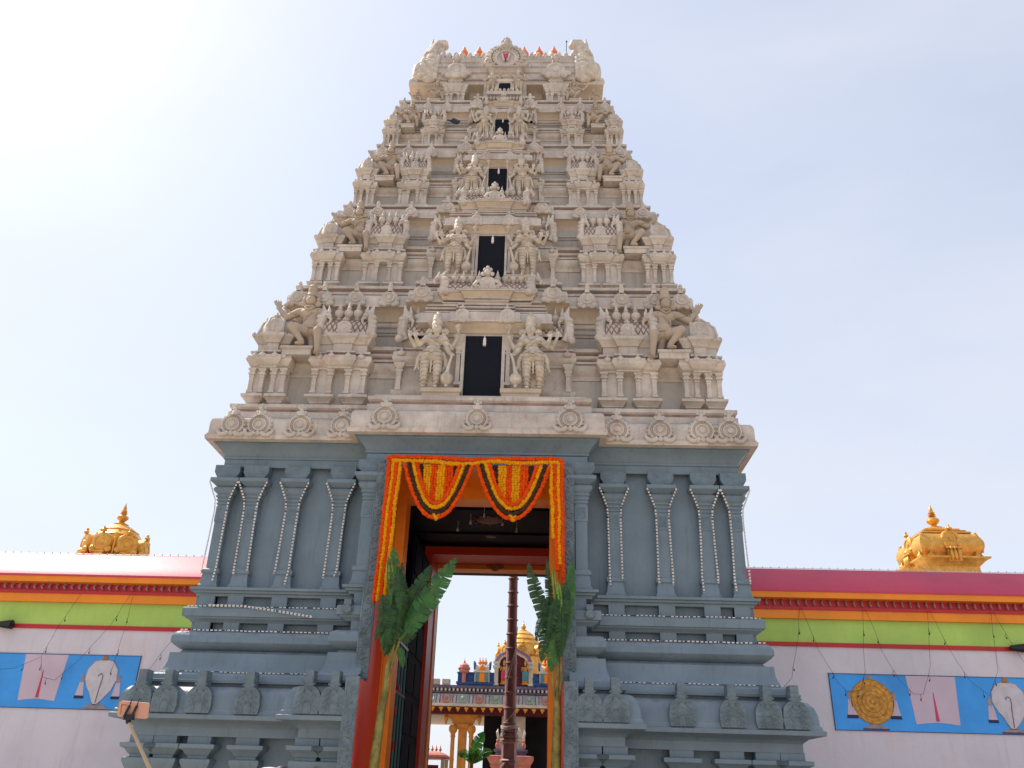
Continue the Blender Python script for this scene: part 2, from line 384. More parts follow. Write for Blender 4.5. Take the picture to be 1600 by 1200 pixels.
# --- lower storey, two halves either side of the doorway, plus the full-width entablature
def half(sx):
    b = MB(); b.T = Matrix.Scale(-1, 4, (1,0,0)) if sx > 0 else Matrix.Identity(4)
    pth = [(-4.88, 8.7), (-4.88, .07), (-2.04, .07), (-2.04, -.38), (-1.7, -.38)]
    low = [(.25,0),(.25,2.0),(.25,2.27),(.51,2.27),(.51,2.40),(.53,2.42),(.60,2.47),(.72,2.50),(.81,2.51),(.82,2.575),(.775,2.59),(.765,2.64),(.745,2.66),(.735,2.80),(.70,2.92),(.63,3.0),(.55,3.03),(.45,3.035),
           (.45,3.085),(.55,3.09),(.56,3.13),(.50,3.14),(.49,3.16),(.48,3.22),(.46,3.24),(.34,3.26),(.32,3.29),(.28,3.38),(.26,3.46),(.255,3.60),(.15,3.605),(.10,3.66),(.14,3.67),(.24,3.74),(.275,3.78),(.275,3.86),(.23,3.94),(.18,3.97),(-.08,3.975),
           (-.08,4.14),(.07,4.145),(.09,4.17),(.15,4.20),(.16,4.225),(.20,4.23),(.205,4.36),(.19,4.385),(-.08,4.39),(-.08,4.60),(.06,4.605),(.07,4.645),(.11,4.655),(.12,4.69),(.165,4.70),(.17,4.745),(-.12,4.75),(-.12,7.12)]
    b.mold(pth, low, cap=False)
    # blocks in the two recessed strips
    for x in (4.74, 4.22, 3.43, 2.55):
        for z0, z1 in ((3.96, 4.16), (4.38, 4.62)): b.box(-x-.14, -x+.14, .0, .3, z0, z1)
    for z0, z1 in ((3.96, 4.16), (4.38, 4.62)): b.box(-2.0, -1.74, -.45, 0, z0, z1)
    for z0, z1 in ((3.96, 4.16), (4.38, 4.62)):
        for yy in (.2, .8, 1.7, 2.6): b.box(-4.95, -4.6, yy-.14, yy+.14, z0, z1)
    return b.build('base_storey', M['blue'], TW, 30)
HL, HR = half(-1), half(1)
def pil_upper():          # tall pilaster of the upper wall; origin at its axis, front at y=0
    b = MB()
    pr = [(.07,4.74),(.07,4.80),(.05,4.82),(.035,4.98),(.03,5.0),(.055,5.02),(.055,5.08),(.03,5.10),(.0,5.12),(.0,5.98),(.012,5.985),(.012,6.28),(0,6.285),(0,6.31),(.02,6.32),(.02,6.345),(.005,6.35),(.005,6.37),(.03,6.39),(.03,6.415),(.015,6.42),(.02,6.44),(.05,6.46),(.05,6.48),(.03,6.49),
          (.03,6.51),(.075,6.545),(.10,6.59),(.08,6.635),(.04,6.655),(.08,6.68),(.15,6.725),(.165,6.735),(.165,6.80),(.10,6.81)]
    b.mold(rect(-.105, .105, 0, .3), pr)
    b.mi = 1
    b.prism([(-.17,6.81),(.17,6.81),(.24,6.93),(.24,7.07),(-.24,7.07),(-.24,6.93)], -.10, .3)
    b.box(-.075,.075,-.017,.2,6.03,6.24)
    return b.mesh('pilaster', [M['blue'], M['bluek']], 30)
PIL = pil_upper()
for par, sx in ((HL, -1), (HR, 1)):
    for x in (4.775, 4.22, 3.43, 2.55): put(PIL, 'pilaster', par, (sx*x, .05, 0), (1, 1, 1))
    put(PIL, 'pilaster', par, (sx*1.93, -.40, 0), (1, 1, 1))
    for yy in (1.0, 2.0, 3.0, 4.0, 5.0, 6.0, 7.0, 8.2): put(PIL, 'pilaster', par, (sx*4.88, yy, 0), None, (0, 0, -sx*-pi/2))
def pil_low():
    b = MB(); pr = [(0,0),(0,1.62),(.03,1.64),(.03,1.68),(.0,1.70),(.05,1.76),(.09,1.84),(.11,1.88),(.11,1.93),(.03,1.95),(.03,1.98),(.06,2.0),(.10,2.06),(.16,2.09),(.165,2.15),(.06,2.16),(.06,2.28)]
    b.mold(rect(-.13, .13, 0, .4), pr); return b.mesh('pilaster', M['blue'])
PLO = pil_low()
for par, sx in ((HL, -1), (HR, 1)):
    for x in (5.22, 4.83, 4.27, 3.48): put(PLO, 'pilaster', par, (sx*x, -.36, 0))
    for x in (2.40, 2.0): put(PLO, 'pilaster', par, (sx*x, -.80, 0))
    for x, y in ((5.26,-.70),(4.83,-.70),(4.27,-.70),(3.48,-.70)): put(PAD, 'medallion', par, (sx*x, y, 2.60), (.41, .40, .37))
    for x, y in ((2.40,-1.14),(1.99,-1.14)): put(PAD, 'medallion', par, (sx*x, y, 2.60), (.41, .40, .37))
    b = MB()
    b.ball((sx*2.05,-.62,4.31),(.09,.06,.09)); b.box(sx*2.05-.06,sx*2.05+.06,-.66,-.4,4.38,4.47)
    b.lathe([(.07,-.06),(.07,.0)],16,(sx*2.05,-.62,4.31),'Y'); b.build('medallion', M['bluec'], par)
# entablature with grey cove and cream eave
b = MB()
pth = [(-4.88, 8.7), (-4.88, .07), (-2.04, .07), (-2.04, -.38), (2.04, -.38), (2.04, .07), (4.88, .07), (4.88, 8.7)]
b.mold(pth, [(0.0,7.06),(.02,7.065),(.02,7.22),(.045,7.225),(.045,7.27),(.03,7.275),(.05,7.31),(.10,7.38),(.17,7.45),(.20,7.47),(.20,7.50),(.24,7.51)], cap=False)
b.box(-2.0, 2.0, -.36, .6, 7.06, 7.3); b.box(-2.0, 2.0, .5, 8.6, 7.2, 7.3)
b.box(-2.04, 2.04, -.445, -.3, 6.97, 7.19)
ent = b.build('entablature', M['blue'], TW, 30)
b = MB()
b.mold(pth, [(.24,7.51),(.36,7.52),(.37,7.60),(.345,7.61),(.345,7.64),(.325,7.65),(.325,7.86),(.31,7.94),(.27,7.99),(.20,8.0),(.05,8.0,3),(.05,8.06),(.10,8.07),(.10,8.20),(.06,8.22,3),(.06,8.27),(.10,8.30),(.10,8.37),(.0,8.38)])
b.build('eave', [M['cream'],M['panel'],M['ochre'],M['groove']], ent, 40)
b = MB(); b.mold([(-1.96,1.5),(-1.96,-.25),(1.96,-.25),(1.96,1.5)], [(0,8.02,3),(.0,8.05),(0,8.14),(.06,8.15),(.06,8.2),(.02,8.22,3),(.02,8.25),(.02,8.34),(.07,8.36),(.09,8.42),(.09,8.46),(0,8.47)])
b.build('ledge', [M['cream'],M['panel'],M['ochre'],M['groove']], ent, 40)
for x in (4.74, 4.22, 3.43, 2.62):
    for s in (-1, 1): put(MEDO, 'medallion', ent, (s*x, -.24, 7.81), (.50, .50, .49))
for s in (-1, 1): put(MEDO, 'medallion', ent, (s*1.72, -.69, 7.81), (.52, .50, .50))
put(MEDO, 'medallion', ent, (0, -.69, 7.80), (.46, .44, .46))

# --- doorway: carved jambs, red reveal, orange frame, dark passage, far frame
def curls(b, x, y, z0, z1, w_):
    z = z0+.08; k = 0
    while z < z1-.08:
        s = 1 if k % 2 else -1
        b.tube([(x+s*.02+w_*(.34-.028*t)*cos(t*.62*s+k), y, z+w_*(.34-.028*t)*sin(t*.62*s+k)) for t in range(11)], .018, 5)
        b.tube([(x-s*.05, y, z+.05), (x-s*.07, y, z+.09), (x+s*.03, y, z+.12)], .010, 4)
        z += .165; k += 1
for sx in (-1, 1):
    b = MB()
    def bx(a, c, y0, y1, z0, z1): b.box(min(sx*a, sx*c), max(sx*a, sx*c), y0, y1, z0, z1)
    bx(1.595, 1.80, -.56, .3, 4.74, 6.972); bx(1.59, 1.815, -.66, .3, 3.2, 4.77); bx(1.60, 1.82, -1.20, -.3, 0, 3.17)
    xc = sx*1.70
    for (y, z0, z1) in ((-.56, 4.8, 6.95), (-.66, 3.22, 4.75), (-1.20, .1, 3.15)):
        curls(b, xc, y, z0, z1, .20)
        for e in (-.088, .088): b.tube([(xc+e, y, z0), (xc+e, y, z1)], .008, 4)
    b.build('carved_jamb', M['bluec'], TW, 30)
    b = MB(); bx(1.50, 1.592, -1.12, .40, 0, 6.99)    # red reveal lining
    b.box(min(sx*1.50,sx*1.592),max(sx*1.50,sx*1.592), .40,.42,0,6.99)
    b = MB(); b.box(min(sx*1.585,sx*1.62), max(sx*1.585,sx*1.62), -1.17, .45, 0, 3.13); b.box(min(sx*1.582,sx*1.62), max(sx*1.582,sx*1.62), -.63, .45, 3.13, 6.97)
    b.build('red_reveal', M['red'], TW)
b = MB()
for sx in (-1, 1):
    b.box(min(sx*1.37, sx*1.61), max(sx*1.37, sx*1.61), .45, .95, 0, 6.97)
    b.box(min(sx*1.40, sx*1.54), max(sx*1.40, sx*1.54), .425, .46, .2, 6.5)
b.box(-1.37, 1.37, .45, .95, 6.64, 6.97); b.box(-1.6, 1.6, -.42, .45, 6.93, 6.968); b.box(-1.25,1.25,.43,.46,6.72,6.88)
b.build('orange_frame', M['orange'], TW)
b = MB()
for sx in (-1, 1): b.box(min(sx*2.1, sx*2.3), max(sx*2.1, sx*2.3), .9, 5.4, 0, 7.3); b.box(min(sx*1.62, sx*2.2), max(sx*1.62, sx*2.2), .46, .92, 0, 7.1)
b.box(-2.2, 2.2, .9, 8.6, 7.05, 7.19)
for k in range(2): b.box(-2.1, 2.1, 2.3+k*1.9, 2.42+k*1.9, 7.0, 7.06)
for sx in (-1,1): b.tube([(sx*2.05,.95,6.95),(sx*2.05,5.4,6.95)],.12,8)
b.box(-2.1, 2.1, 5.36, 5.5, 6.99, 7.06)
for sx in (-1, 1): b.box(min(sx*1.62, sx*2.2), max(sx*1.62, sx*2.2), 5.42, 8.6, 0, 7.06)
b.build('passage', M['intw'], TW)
b = MB(); b.lathe([(.0,-.06),(.10,-.05),(.2,-.03),(.28,-.01),(.30,.0)],16,(.05,3.2,7.04)); 
for i in range(12):
    a=2*pi*i/12; b.ball((.05+.36*cos(a),3.2+.36*sin(a),7.04),(.05,.05,.02),6,4)
b.build('ceiling_lotus', M['maroon'], TW)
b = MB(); b.lathe([(.0,-.05),(.12,-.04),(.16,0)],16,(.02,4.4,7.04)); b.build('ceiling_lotus', M['maroon'], TW)
b = MB()
for sx in (-1, 1): b.box(min(sx*1.44, sx*1.62), max(sx*1.44, sx*1.62), 5.38, 6.3, 0, 6.985)
b.box(-1.62, 1.62, 5.38, 6.3, 6.80, 6.985)
b.mi = 1
for sx in (-1, 1): b.box(min(sx*1.41, sx*1.62), max(sx*1.41, sx*1.62), 6.3, 6.75, 0, 6.98)
b.box(-1.41, 1.41, 6.3, 6.75, 6.69, 6.98)
b.mi = 2
b.lathe([(0,-.03),(.12,-.02),(.16,0),(.16,.02)],14,(.05,6.3,6.80),'Y')
for i in range(9):
    a=pi*i/8+pi; b.ball((.05+.2*cos(a),6.29,6.80+.1*sin(a)),(.04,.02,.04),6,4)
b.build('far_frame', [M['dred'], M['orange'], M['mgold2']], TW)
b = MB(); b.box(-1.64, 1.64, 5.33, 5.378, 6.80, 7.0)
for sx in (-1, 1): b.box(min(sx*1.44, sx*1.64), max(sx*1.44, sx*1.64), 5.33, 5.378, 0, 6.80)
b.build('red_facing', M['redb'], TW)  # brighter than the reveal behind it; bounced light is in this red
for x in (-1.1,-.55,0,.6,1.1):
    b = MB()
    b.tube([(x*.6,2.2+abs(x),7.05),(x*.6,2.2+abs(x),6.9)],.006,4)
    b.lathe([(.012,0),(.02,-.03),(.03,-.08),(.0,-.09)][::-1],8,(x*.6,2.2+abs(x),6.9)); b.build('hanging_lamp', M['white'], TW)


# --- small roofed shrines of the tiers (front lip at y=0, base z=0, in metres of the lowest tier)
LOWP = [(-.03,0),(-.03,.13),(.0,.14),(.0,.16),(.075,.245),(.085,.25),(.085,.30),(.02,.305),(.02,.34),(.0,.345),(.0,.36)]
CORN = [(0,.90),(0,.935),(.03,.95),(.05,.99),(.085,1.03),(.10,1.05),(.10,1.10),(.085,1.11),(.085,1.16),(.06,1.18),(0,1.19,3),(0,1.23),(.05,1.24),(.05,1.28),(-.05,1.29,3),(-.05,1.33),(-.05,1.49),(-.02,1.495),(-.02,1.52),(.04,1.60),(.07,1.62),(.075,1.625),(.075,1.68),(.02,1.69)]
def mini_pil(b, x, y):
    b.mold(rect(x-.044, x+.044, y, y+.15), [(.015,.36),(.015,.41),(0,.415),(0,.70),(.01,.705),(.01,.735),(0,.74),(0,.76),(.026,.765),(.026,.80),(.008,.805),(.008,.835),(.036,.86),(.036,.90)], cap=False)
def shrine_low(b, w_, dep, gap):
    h_ = w_/2-.09; y = .10
    for s in (-1, 1):
        x0, x1 = (s*gap/2, s*h_) if s > 0 else (s*h_, s*gap/2)
        b.mold(rect(x0, x1, y, dep), LOWP)
        b.mold(rect(x0, x1, y+.05, dep), [(0,.36),(0,.93)])
        mini_pil(b, x0+.05, y-.0) if s < 0 else mini_pil(b, x0+.045, y)
        mini_pil(b, x1-.045, y)
    b.mi = 1; b.box(-gap/2-.01, gap/2+.01, y+.13, y+.25, 0, .93); b.mi = 0
    c = w_*.19
    pth = [(-h_, dep), (-h_, y), (-c, y), (-c, y-.065), (c, y-.065), (c, y), (h_, y), (h_, dep)]
    b.mold(pth, CORN)
    for x, yy in ((-h_*.78, 0), (h_*.78, 0), (-c*.72, -.05), (c*.72, -.05)):
        b.ball((x, yy, 1.14), (.075, .045, .06), 8, 6); b.ball((x, yy, 1.22), (.03, .035, .045), 6, 5)
    for i in range(int(w_/.075)):
        b.ball((-w_/2+.06+i*.075, .04 if abs(-w_/2+.06+i*.075) > c else -.01, 1.69), .026, 6, 4)
def kudu(b, x, y, z, r):
    b.lathe([(.0,-.10),(.3,-.09),(.34,-.05),(.55,-.05),(.6,-.11),(.8,-.1),(.95,-.03),(1,.1),(1,.4)][::-1], 16, (0,0,0), 'Y') if False else None
    b.lathe([(0,-.16*r),(.3*r,-.15*r),(.34*r,-.08*r),(.55*r,-.08*r),(.6*r,-.16*r),(.8*r,-.14*r),(.97*r,-.03*r),(r,.2*r),(r,.6*r)][::-1], 16, (x,y,z), 'Y')
    for s in (-1, 1): b.ball((x+s*.75*r, y, z-.7*r), (.38*r, .3*r, .34*r), 8, 5)
    b.ball((x, y-.05*r, z+1.12*r), (.22*r, .25*r, .22*r), 8, 5); b.ball((x, y, z+1.4*r), (.12*r, .15*r, .2*r), 6, 4)
    for s in (-1, 1): b.ball((x+s*.25*r, y, z+1.12*r), (.13*r, .15*r, .15*r), 6, 4)
def finial(b, x, y, z, s):
    b.lathe([(.045*s,0),(.05*s,.02*s),(.03*s,.05*s),(.075*s,.09*s),(.095*s,.14*s),(.08*s,.19*s),(.03*s,.23*s),(.05*s,.26*s),(.03*s,.29*s),(.02*s,.34*s),(.0,.42*s)], 10, (x, y, z))
def barrel(b, x0, x1, yc, a, z0, h, n=12, lattice=True, mi=0):
    def P(t, x): return (x, yc-a*(abs(cos(t))**.75)*(1 if cos(t) > 0 else -1), z0+h*sin(t)**.9 if sin(t) > 0 else z0)
    rows = [[P(pi*i/n, x0) for i in range(n+1)], [P(pi*i/n, x1) for i in range(n+1)]]
    vs = rows[0]+rows[1]; k = n+1
    b.add(vs, [(i+k, i, i+1, i+1+k)[::-1] for i in range(n)][:]); b.add(rows[0], [tuple(range(k))]); b.add(rows[1], [tuple(reversed(range(k)))])
    if lattice:
        L = x1-x0; m_ = max(2, int(L/.11)); A = .09
        for i in range(-3, m_+1):
            for s in (1, -1):
                pts = []
                for j in range(7):
                    t = .12+(pi/2-.12)*j/6; xx = x0+(i+(j*.5 if s > 0 else 3-j*.5))*L/m_
                    if x0-.001 <= xx <= x1+.001:
                        p = P(t, xx); pts.append((p[0], p[1]-.006, p[2]+.004))
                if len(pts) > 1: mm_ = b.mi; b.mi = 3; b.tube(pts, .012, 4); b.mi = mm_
def yali(b, x, y, z, h, s):    # gable end beast: leaning scaled body, head with ears; s = side it leans/faces
    P = [(x-s*.02, y+.02, z), (x+s*.05, y-.03, z+.18*h), (x+s*.055, y-.02, z+.42*h), (x+s*.0, y, z+.66*h), (x-s*.04, y, z+.80*h)]
    b.tube(P, [.11, .105, .10, .085, .05], 8)
    for k, t in enumerate((.1, .25, .4, .55)): b.ball((x+s*(.05+.03*sin(t*5)), y-.05, z+t*h), (.085, .09, .07), 8, 5)
    b.ball((x+s*.09, y-.06, z-.0), (.10, .11, .09), 8, 5)
    b.tube([(x+s*.0, y, z+.62*h), (x+s*.02, y, z+.85*h), (x+s*.05, y, z+1.0*h)], [.06, .045, .008], 6)
    b.tube([(x-s*.07, y, z+.60*h), (x-s*.10, y, z+.80*h), (x-s*.08, y, z+.97*h)], [.055, .04, .008], 6)
    b.ball((x-s*.10, y-.03, z+.62*h), (.075, .08, .06), 8, 5)
    b.tube([(x-s*.10, y-.03, z+.60*h), (x-s*.17, y-.05, z+.50*h), (x-s*.15, y-.05, z+.36*h)], [.05, .035, .02], 6)
def shrine_mid():
    b = MB(); w_ = 1.28; shrine_low(b, w_, .9, .27)
    barrel(b, -.44, .44, .42, .36, 1.69, .50)
    for s in (-1, 1): yali(b, s*.50, .16, 1.70, .78, s)
    kudu(b, 0, .02, 1.86, .155); b.box(-.14, .14, .0, .3, 1.68, 1.74)
    for x in (-.2, 0, .2): finial(b, x, .24, 2.13, 1.15)
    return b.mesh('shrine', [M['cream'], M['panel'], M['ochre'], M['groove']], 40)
def shrine_corner():
    b = MB(); w_ = .94; shrine_low(b, w_, .9, .15)
    # domed roof with lobes
    cx, cy = 0, .47
    b.lathe([(.40,1.69),(.42,1.74),(.43,1.85),(.42,1.98),(.37,2.10),(.28,2.20),(.15,2.26),(.08,2.28)], 8, (cx, cy, 0), ph=pi/8)
    for i in range(8):
        a = pi/8+2*pi*i/8; b.tube([(cx+.42*cos(a), cy+.42*sin(a), 1.72), (cx+.445*cos(a), cy+.445*sin(a), 1.88), (cx+.40*cos(a), cy+.40*sin(a), 2.07), (cx+.22*cos(a), cy+.22*sin(a), 2.24)], .04, 6)
        b.ball((cx+.33*cos(a+.39), cy+.33*sin(a+.39), 2.12), .06, 6, 4)
    kudu(b, 0, .07, 1.93, .18); b.box(-.15, .15, .03, .3, 1.68, 1.76)
    b.T = Matrix.Translation((0,.47,0)) @ Matrix.Rotation(pi/2, 4, 'Z') @ Matrix.Translation((0,-.47,0)); kudu(b, 0, .07, 1.93, .18)
    b.T = Matrix.Translation((0,.47,0)) @ Matrix.Rotation(-pi/2, 4, 'Z') @ Matrix.Translation((0,-.47,0)); kudu(b, 0, .07, 1.93, .18)
    b.T = Matrix.Identity(4); b.lathe([(.16,2.22),(.2,2.26),(.1,2.3)],10,(cx,cy,0)); finial(b, cx, cy, 2.26, 1.15)
    return b.mesh('shrine', [M['cream'], M['panel'], M['ochre'], M['groove']], 40)
SHM, SHC = shrine_mid(), shrine_corner()
def bay_mesh():            # central doorway bay of a tier; y=0 is the shrine lip plane, door half width .38
    b = MB()
    b.mold(rect(-1.86,1.86,.12,1.2), [(.06,.10),(.06,.22),(.10,.25),(.10,.31),(0,.32)])           # plinth
    b.mold(rect(-1.80,1.80,.22,1.2), [(0,.3),(0,1.12)], cap=False)
    # side pavilions
    for s in (-1, 1):
        x0, x1 = sorted((s*1.14, s*1.80))
        b.mold(rect(x0,x1,.16,1.0), [(0,.30),(.03,.36),(.06,.40),(.06,.46),(0,.47),(0,.5)])
        b.T = Matrix.Translation((s*1.72,.10,.05)); b.mold(rect(-.045,.045,0,.2), [(.02,.40),(.02,.45),(0,.46),(0,.74),(.015,.75),(.015,.78),(0,.79),(.03,.83),(.03,.87),(.01,.88),(.06,.95),(.065,1.0)]); b.T = Matrix.Identity(4)
        b.mold(rect(x0,x1,.17,1.0), [(0,1.03),(0,1.07),(.03,1.09),(.08,1.15),(.09,1.17),(.09,1.22),(.075,1.23),(.075,1.32),(.05,1.35),(-.02,1.36),(-.02,1.40),(.03,1.41),(.03,1.44),(-.1,1.45)])
        b.ball((s*1.70,.07,1.28),(.09,.05,.06)); b.ball((s*1.70,.07,1.36),(.03,.04,.05))
        b.mold(rect(x0+.10*(s<0),x1-.10*(s>0),.26,.9), [(0,1.4),(0,1.55),(.05,1.62),(.06,1.66),(.06,1.69),(0,1.7)])
        bx0, bx1 = sorted((s*1.05, s*1.60)); barrel(b, bx0, bx1, .40, .34, 1.69, .42)
        yali(b, s*1.69, .14, 1.62, .84, s); finial(b, s*1.46, .24, 2.07, 1.0); finial(b, s*1.26, .24, 2.07, 1.0)
    # wall behind the guardians and door frame
    for s in (-1, 1):
        x0, x1 = sorted((s*.38, s*1.16)); b.box(x0, x1, -.02, .5, .1, 1.62)
        x0, x1 = sorted((s*.375, s*.44)); b.box(x0, x1, -.18, .6, .15, 1.60)
        b.T = Matrix.Translation((s*.50,-.16,.10)); b.mold(rect(-.04,.04,0,.2), [(.02,.36),(.02,.42),(0,.43),(0,1.05),(.015,1.06),(.015,1.10),(0,1.12),(.04,1.18),(.04,1.22),(.015,1.24),(.02,1.30),(.055,1.36),(.06,1.48)]); b.T = Matrix.Identity(4)
        # guardian pedestal
        x0, x1 = sorted((s*.41, s*1.15)); b.mi = 2
        b.mold(rect(x0, x1, -.38, .3), [(0,.06),(0,.17),(.03,.19),(.03,.275),(0,.28)]); b.mi = 0
    # lintel, cove, band with two medallions, ledges, roof
    b.mi = 2; b.mold(rect(-1.02,1.02,-.06,.8), [(0,1.60),(0,1.66),(.03,1.68),(.03,1.72),(.06,1.76),(.13,1.84),(.15,1.86)], cap=True); b.mi = 0
    b.mold([(-1.27,.8),(-1.27,-.04),(-.62,-.04),(-.62,-.10),(.62,-.10),(.62,-.04),(1.27,-.04),(1.27,.8)], [(.10,1.86),(.14,1.87),(.14,1.91),(.11,1.92),(.11,2.08),(.08,2.13),(0,2.14),(-.05,2.14,3),(-.05,2.18),(0,2.19),(0,2.22),(-.05,2.23,3),(-.05,2.27),(0,2.28),(0,2.31),(-.08,2.32,3),(-.08,2.36),(-.03,2.37),(-.03,2.40),(-.15,2.41)])
    for s in (-1, 1): kudu(b, s*.46, -.23, 2.01, .17)
    b.mi = 2
    b.mi = 0; b.box(-1.2, 1.2, .1, .8, 2.30, 2.42); b.mi = 2
    blk = [(-.92,1.0),(-.92,.24),(-.44,.24),(-.44,.17),(.44,.17),(.44,.24),(.92,.24),(.92,1.0)]
    b.mold(blk, [(0,2.38),(0,2.52),(.02,2.53),(.02,2.56),(.035,2.57),(.035,2.60)], cap=False); b.mi = 0
    b.mold(blk, [(.035,2.60),(.02,2.605),(.02,2.63),(.05,2.64),(.05,2.665)], cap=False); b.mi = 2
    b.mold(blk, [(.05,2.665),(.06,2.70),(.10,2.75),(.12,2.78)], cap=False); b.mi = 0
    b.mold(blk, [(.12,2.78),(.15,2.785),(.15,2.83),(.05,2.84)])
    for i in range(27): b.ball((-1.04+i*.08, .10 if abs(-1.04+i*.08) > .5 else .03, 2.84), (.04,.04,.03), 6, 4)
    barrel(b, -.92, .92, .44, .33, 2.82, .33)
    for s in (-1, 1): yali(b, s*.98, .18, 2.80, .56, -s)
    kudu(b, 0, .06, 2.99, .18)
    for s in (-1, 1): b.tube([(s*.16,.07,2.86),(s*.28,.06,2.94),(s*.22,.07,3.03),(s*.12,.07,3.07)], [.06,.06,.05,.03], 6)
    b.ball((0,.0,3.22),(.08,.06,.07))
    for s in (-1, 1): b.ball((s*.10,.02,3.19),.05,8,5); b.ball((s*.06,.02,3.30),.045,8,5)
    b.ball((0,.02,3.34),(.045,.045,.06))
    for x in (-.72,-.54,-.36,-.2,.2,.36,.54,.72): finial(b, x, .24, 3.08, .85)
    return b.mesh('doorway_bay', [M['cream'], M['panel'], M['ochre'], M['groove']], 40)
BAY = bay_mesh()
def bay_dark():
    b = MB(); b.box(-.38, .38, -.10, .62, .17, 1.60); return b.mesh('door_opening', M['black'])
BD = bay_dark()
def bay_lamp():
    b = MB(); b.tube([(0,0,0),(0,0,-.06)], .01, 5); b.ball((0,0,-.08),(.03,.02,.03),8,5); b.lathe([(.03,-.24),(.035,-.20),(.03,-.10),(.012,-.09)],8); return b.mesh('door_lamp', M['white'])
BL = bay_lamp()

TIERS = [  # zb, h(lip), yf, xl, mid centre, mid width, corner width, bay sx, eave lip (X,Y), medallion xs, next ledge z
 (8.37, 2.60, .10, 4.87, 2.94, 1.28, .92, 1.00, (4.45, .54), (2.14, 2.88, 3.58, 4.15), 1.40, 11.65),
 (11.65, 2.40, 1.00, 4.20, 2.50, 1.04, .76, .81, (3.91, 1.48), (2.05, 2.86, 3.56), 1.14, 14.59),
 (14.59, 2.10, 1.91, 3.71, 2.16, .83, .63, .63, (3.48, 2.35), (1.84, 2.46, 3.15), .90, 17.30),
 (17.30, 1.60, 2.70, 3.33, 1.92, .68, .52, .52, (3.14, 3.00), (1.62, 2.16, 2.86), .74, 19.50)]
for ti, (zb, h, yf, xl, mc, mw, cw, bs, (ex, ey), mx, mbx, zn) in enumerate(TIERS):
    s = h/2.6; u = xl/4.87; yb = 2*YC-yf
    q = lambda pr: [(t[0]*u, zb+t[1]*s)+tuple(t[2:]) for t in pr]
    b = MB()
    b.mi = 1
    wx, wy = xl-.42*u, yf+.42*u
    b.mold(rect(-wx, wx, wy, 2*YC-wy), q([(0,-.2),(0,.06),(.05,.07),(.05,.14),(0,.15),(0,.84)]), cap=False)
    b.mi = 0
    b.mold(rect(-wx, wx, wy, 2*YC-wy), q([(.0,.84),(.03,.85),(.03,.90),(0,.91),(0,.96),(.04,1.0),(.10,1.07),(.11,1.13),(.09,1.17),(.0,1.18,3),(0,1.22),(.04,1.23),(.04,1.28),(-.04,1.29,3),(-.04,1.36),(0,1.38),(0,1.44),(-.04,1.45,3),(-.04,1.50),(.02,1.52),(.02,1.60),(-.34,1.61)]), cap=False)
    b.mi = 1
    b.mold(rect(-wx, wx, wy, 2*YC-wy), q([(-.34,1.61),(-.34,1.66),(-.31,1.67),(-.31,1.72),(-.34,1.73),(-.34,2.04),(-.31,2.05),(-.31,2.10),(-.28,2.11),(-.28,2.17),(-.34,2.18),(-.34,2.34)]), cap=False)
    b.mi = 0
    Lp = [(-ex, 2*YC-ey), (-ex, ey), (-mbx-.35*u, ey), (-mbx-.35*u, ey-.22*u), (mbx+.35*u, ey-.22*u), (mbx+.35*u, ey), (ex, ey), (ex, 2*YC-ey)]
    k = (zn-zb-h)/.69
    e = lambda pr: [(t[0]*u, zb+h+t[1]*(k if t[1] > 0 else s))+tuple(t[2:]) for t in pr]
    b.mold(Lp, e([(-.36,-.36),(-.29,-.35),(-.27,-.33),(-.27,-.25),(-.23,-.24)]), cap=False)
    b.mi = 2
    b.mold(Lp, e([(-.23,-.24),(-.23,-.19),(-.21,-.14),(-.16,-.08),(-.10,-.04),(-.06,-.01),(-.02,0)]), cap=False)  # cove tinted ochre: light bounced off the ground is in the colour
    b.mi = 0
    b.mold(Lp, e([(-.02,0),(0,.005),(0,.06),(-.02,.065),(-.02,.09),(-.035,.10),(-.035,.26),(-.06,.33),(-.11,.35),(-.27,.355,3),(-.27,.42),(-.18,.43),(-.18,.49,3),(-.22,.495,3),(-.22,.56),(-.15,.57),(-.15,.64),(-.19,.65),(-.25,.69),(-.4,.70)]))
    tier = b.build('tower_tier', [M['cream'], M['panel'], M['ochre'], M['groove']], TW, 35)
    tier['label'] = ('lowest and widest', 'second', 'third', 'fourth and narrowest')[ti]+' carved cream tier of the tower'
    for sx in (-1, 1):
        put(SHC, 'corner_shrine', tier, (sx*(xl-cw/2), yf, zb), (cw/.94*sx, u, s))
        put(SHC, 'corner_shrine', tier, (sx*(xl-cw/2), 2*YC-yf, zb), (cw/.94*sx, u, s), (0, 0, pi))
        put(SHM, 'middle_shrine', tier, (sx*mc, yf, zb), (mw/1.28*sx, u, s))
        put(SHM, 'side_shrine', tier, (sx*xl, YC, zb), (1.0*u, u, s), (0, 0, sx*pi/2))
        for x in mx: put(MED, 'medallion', tier, (sx*x, ey-.0, zb+h+.19*k), (.44*u, .50*u, .46*k))
        put(MED, 'medallion', tier, (sx*mbx, ey-.22*u, zb+h+.19*k), (.50*u, .50*u, .47*k))
    put(BAY, 'doorway_bay', tier, (0, yf-.0, zb), (bs, u, s)); 
    put(BD, 'door_opening', tier, (0, yf, zb), (bs, u, s))
    put(BL, 'door_lamp', tier, (0.02, yf-.2*u, zb+1.56*s), (s, s, s))

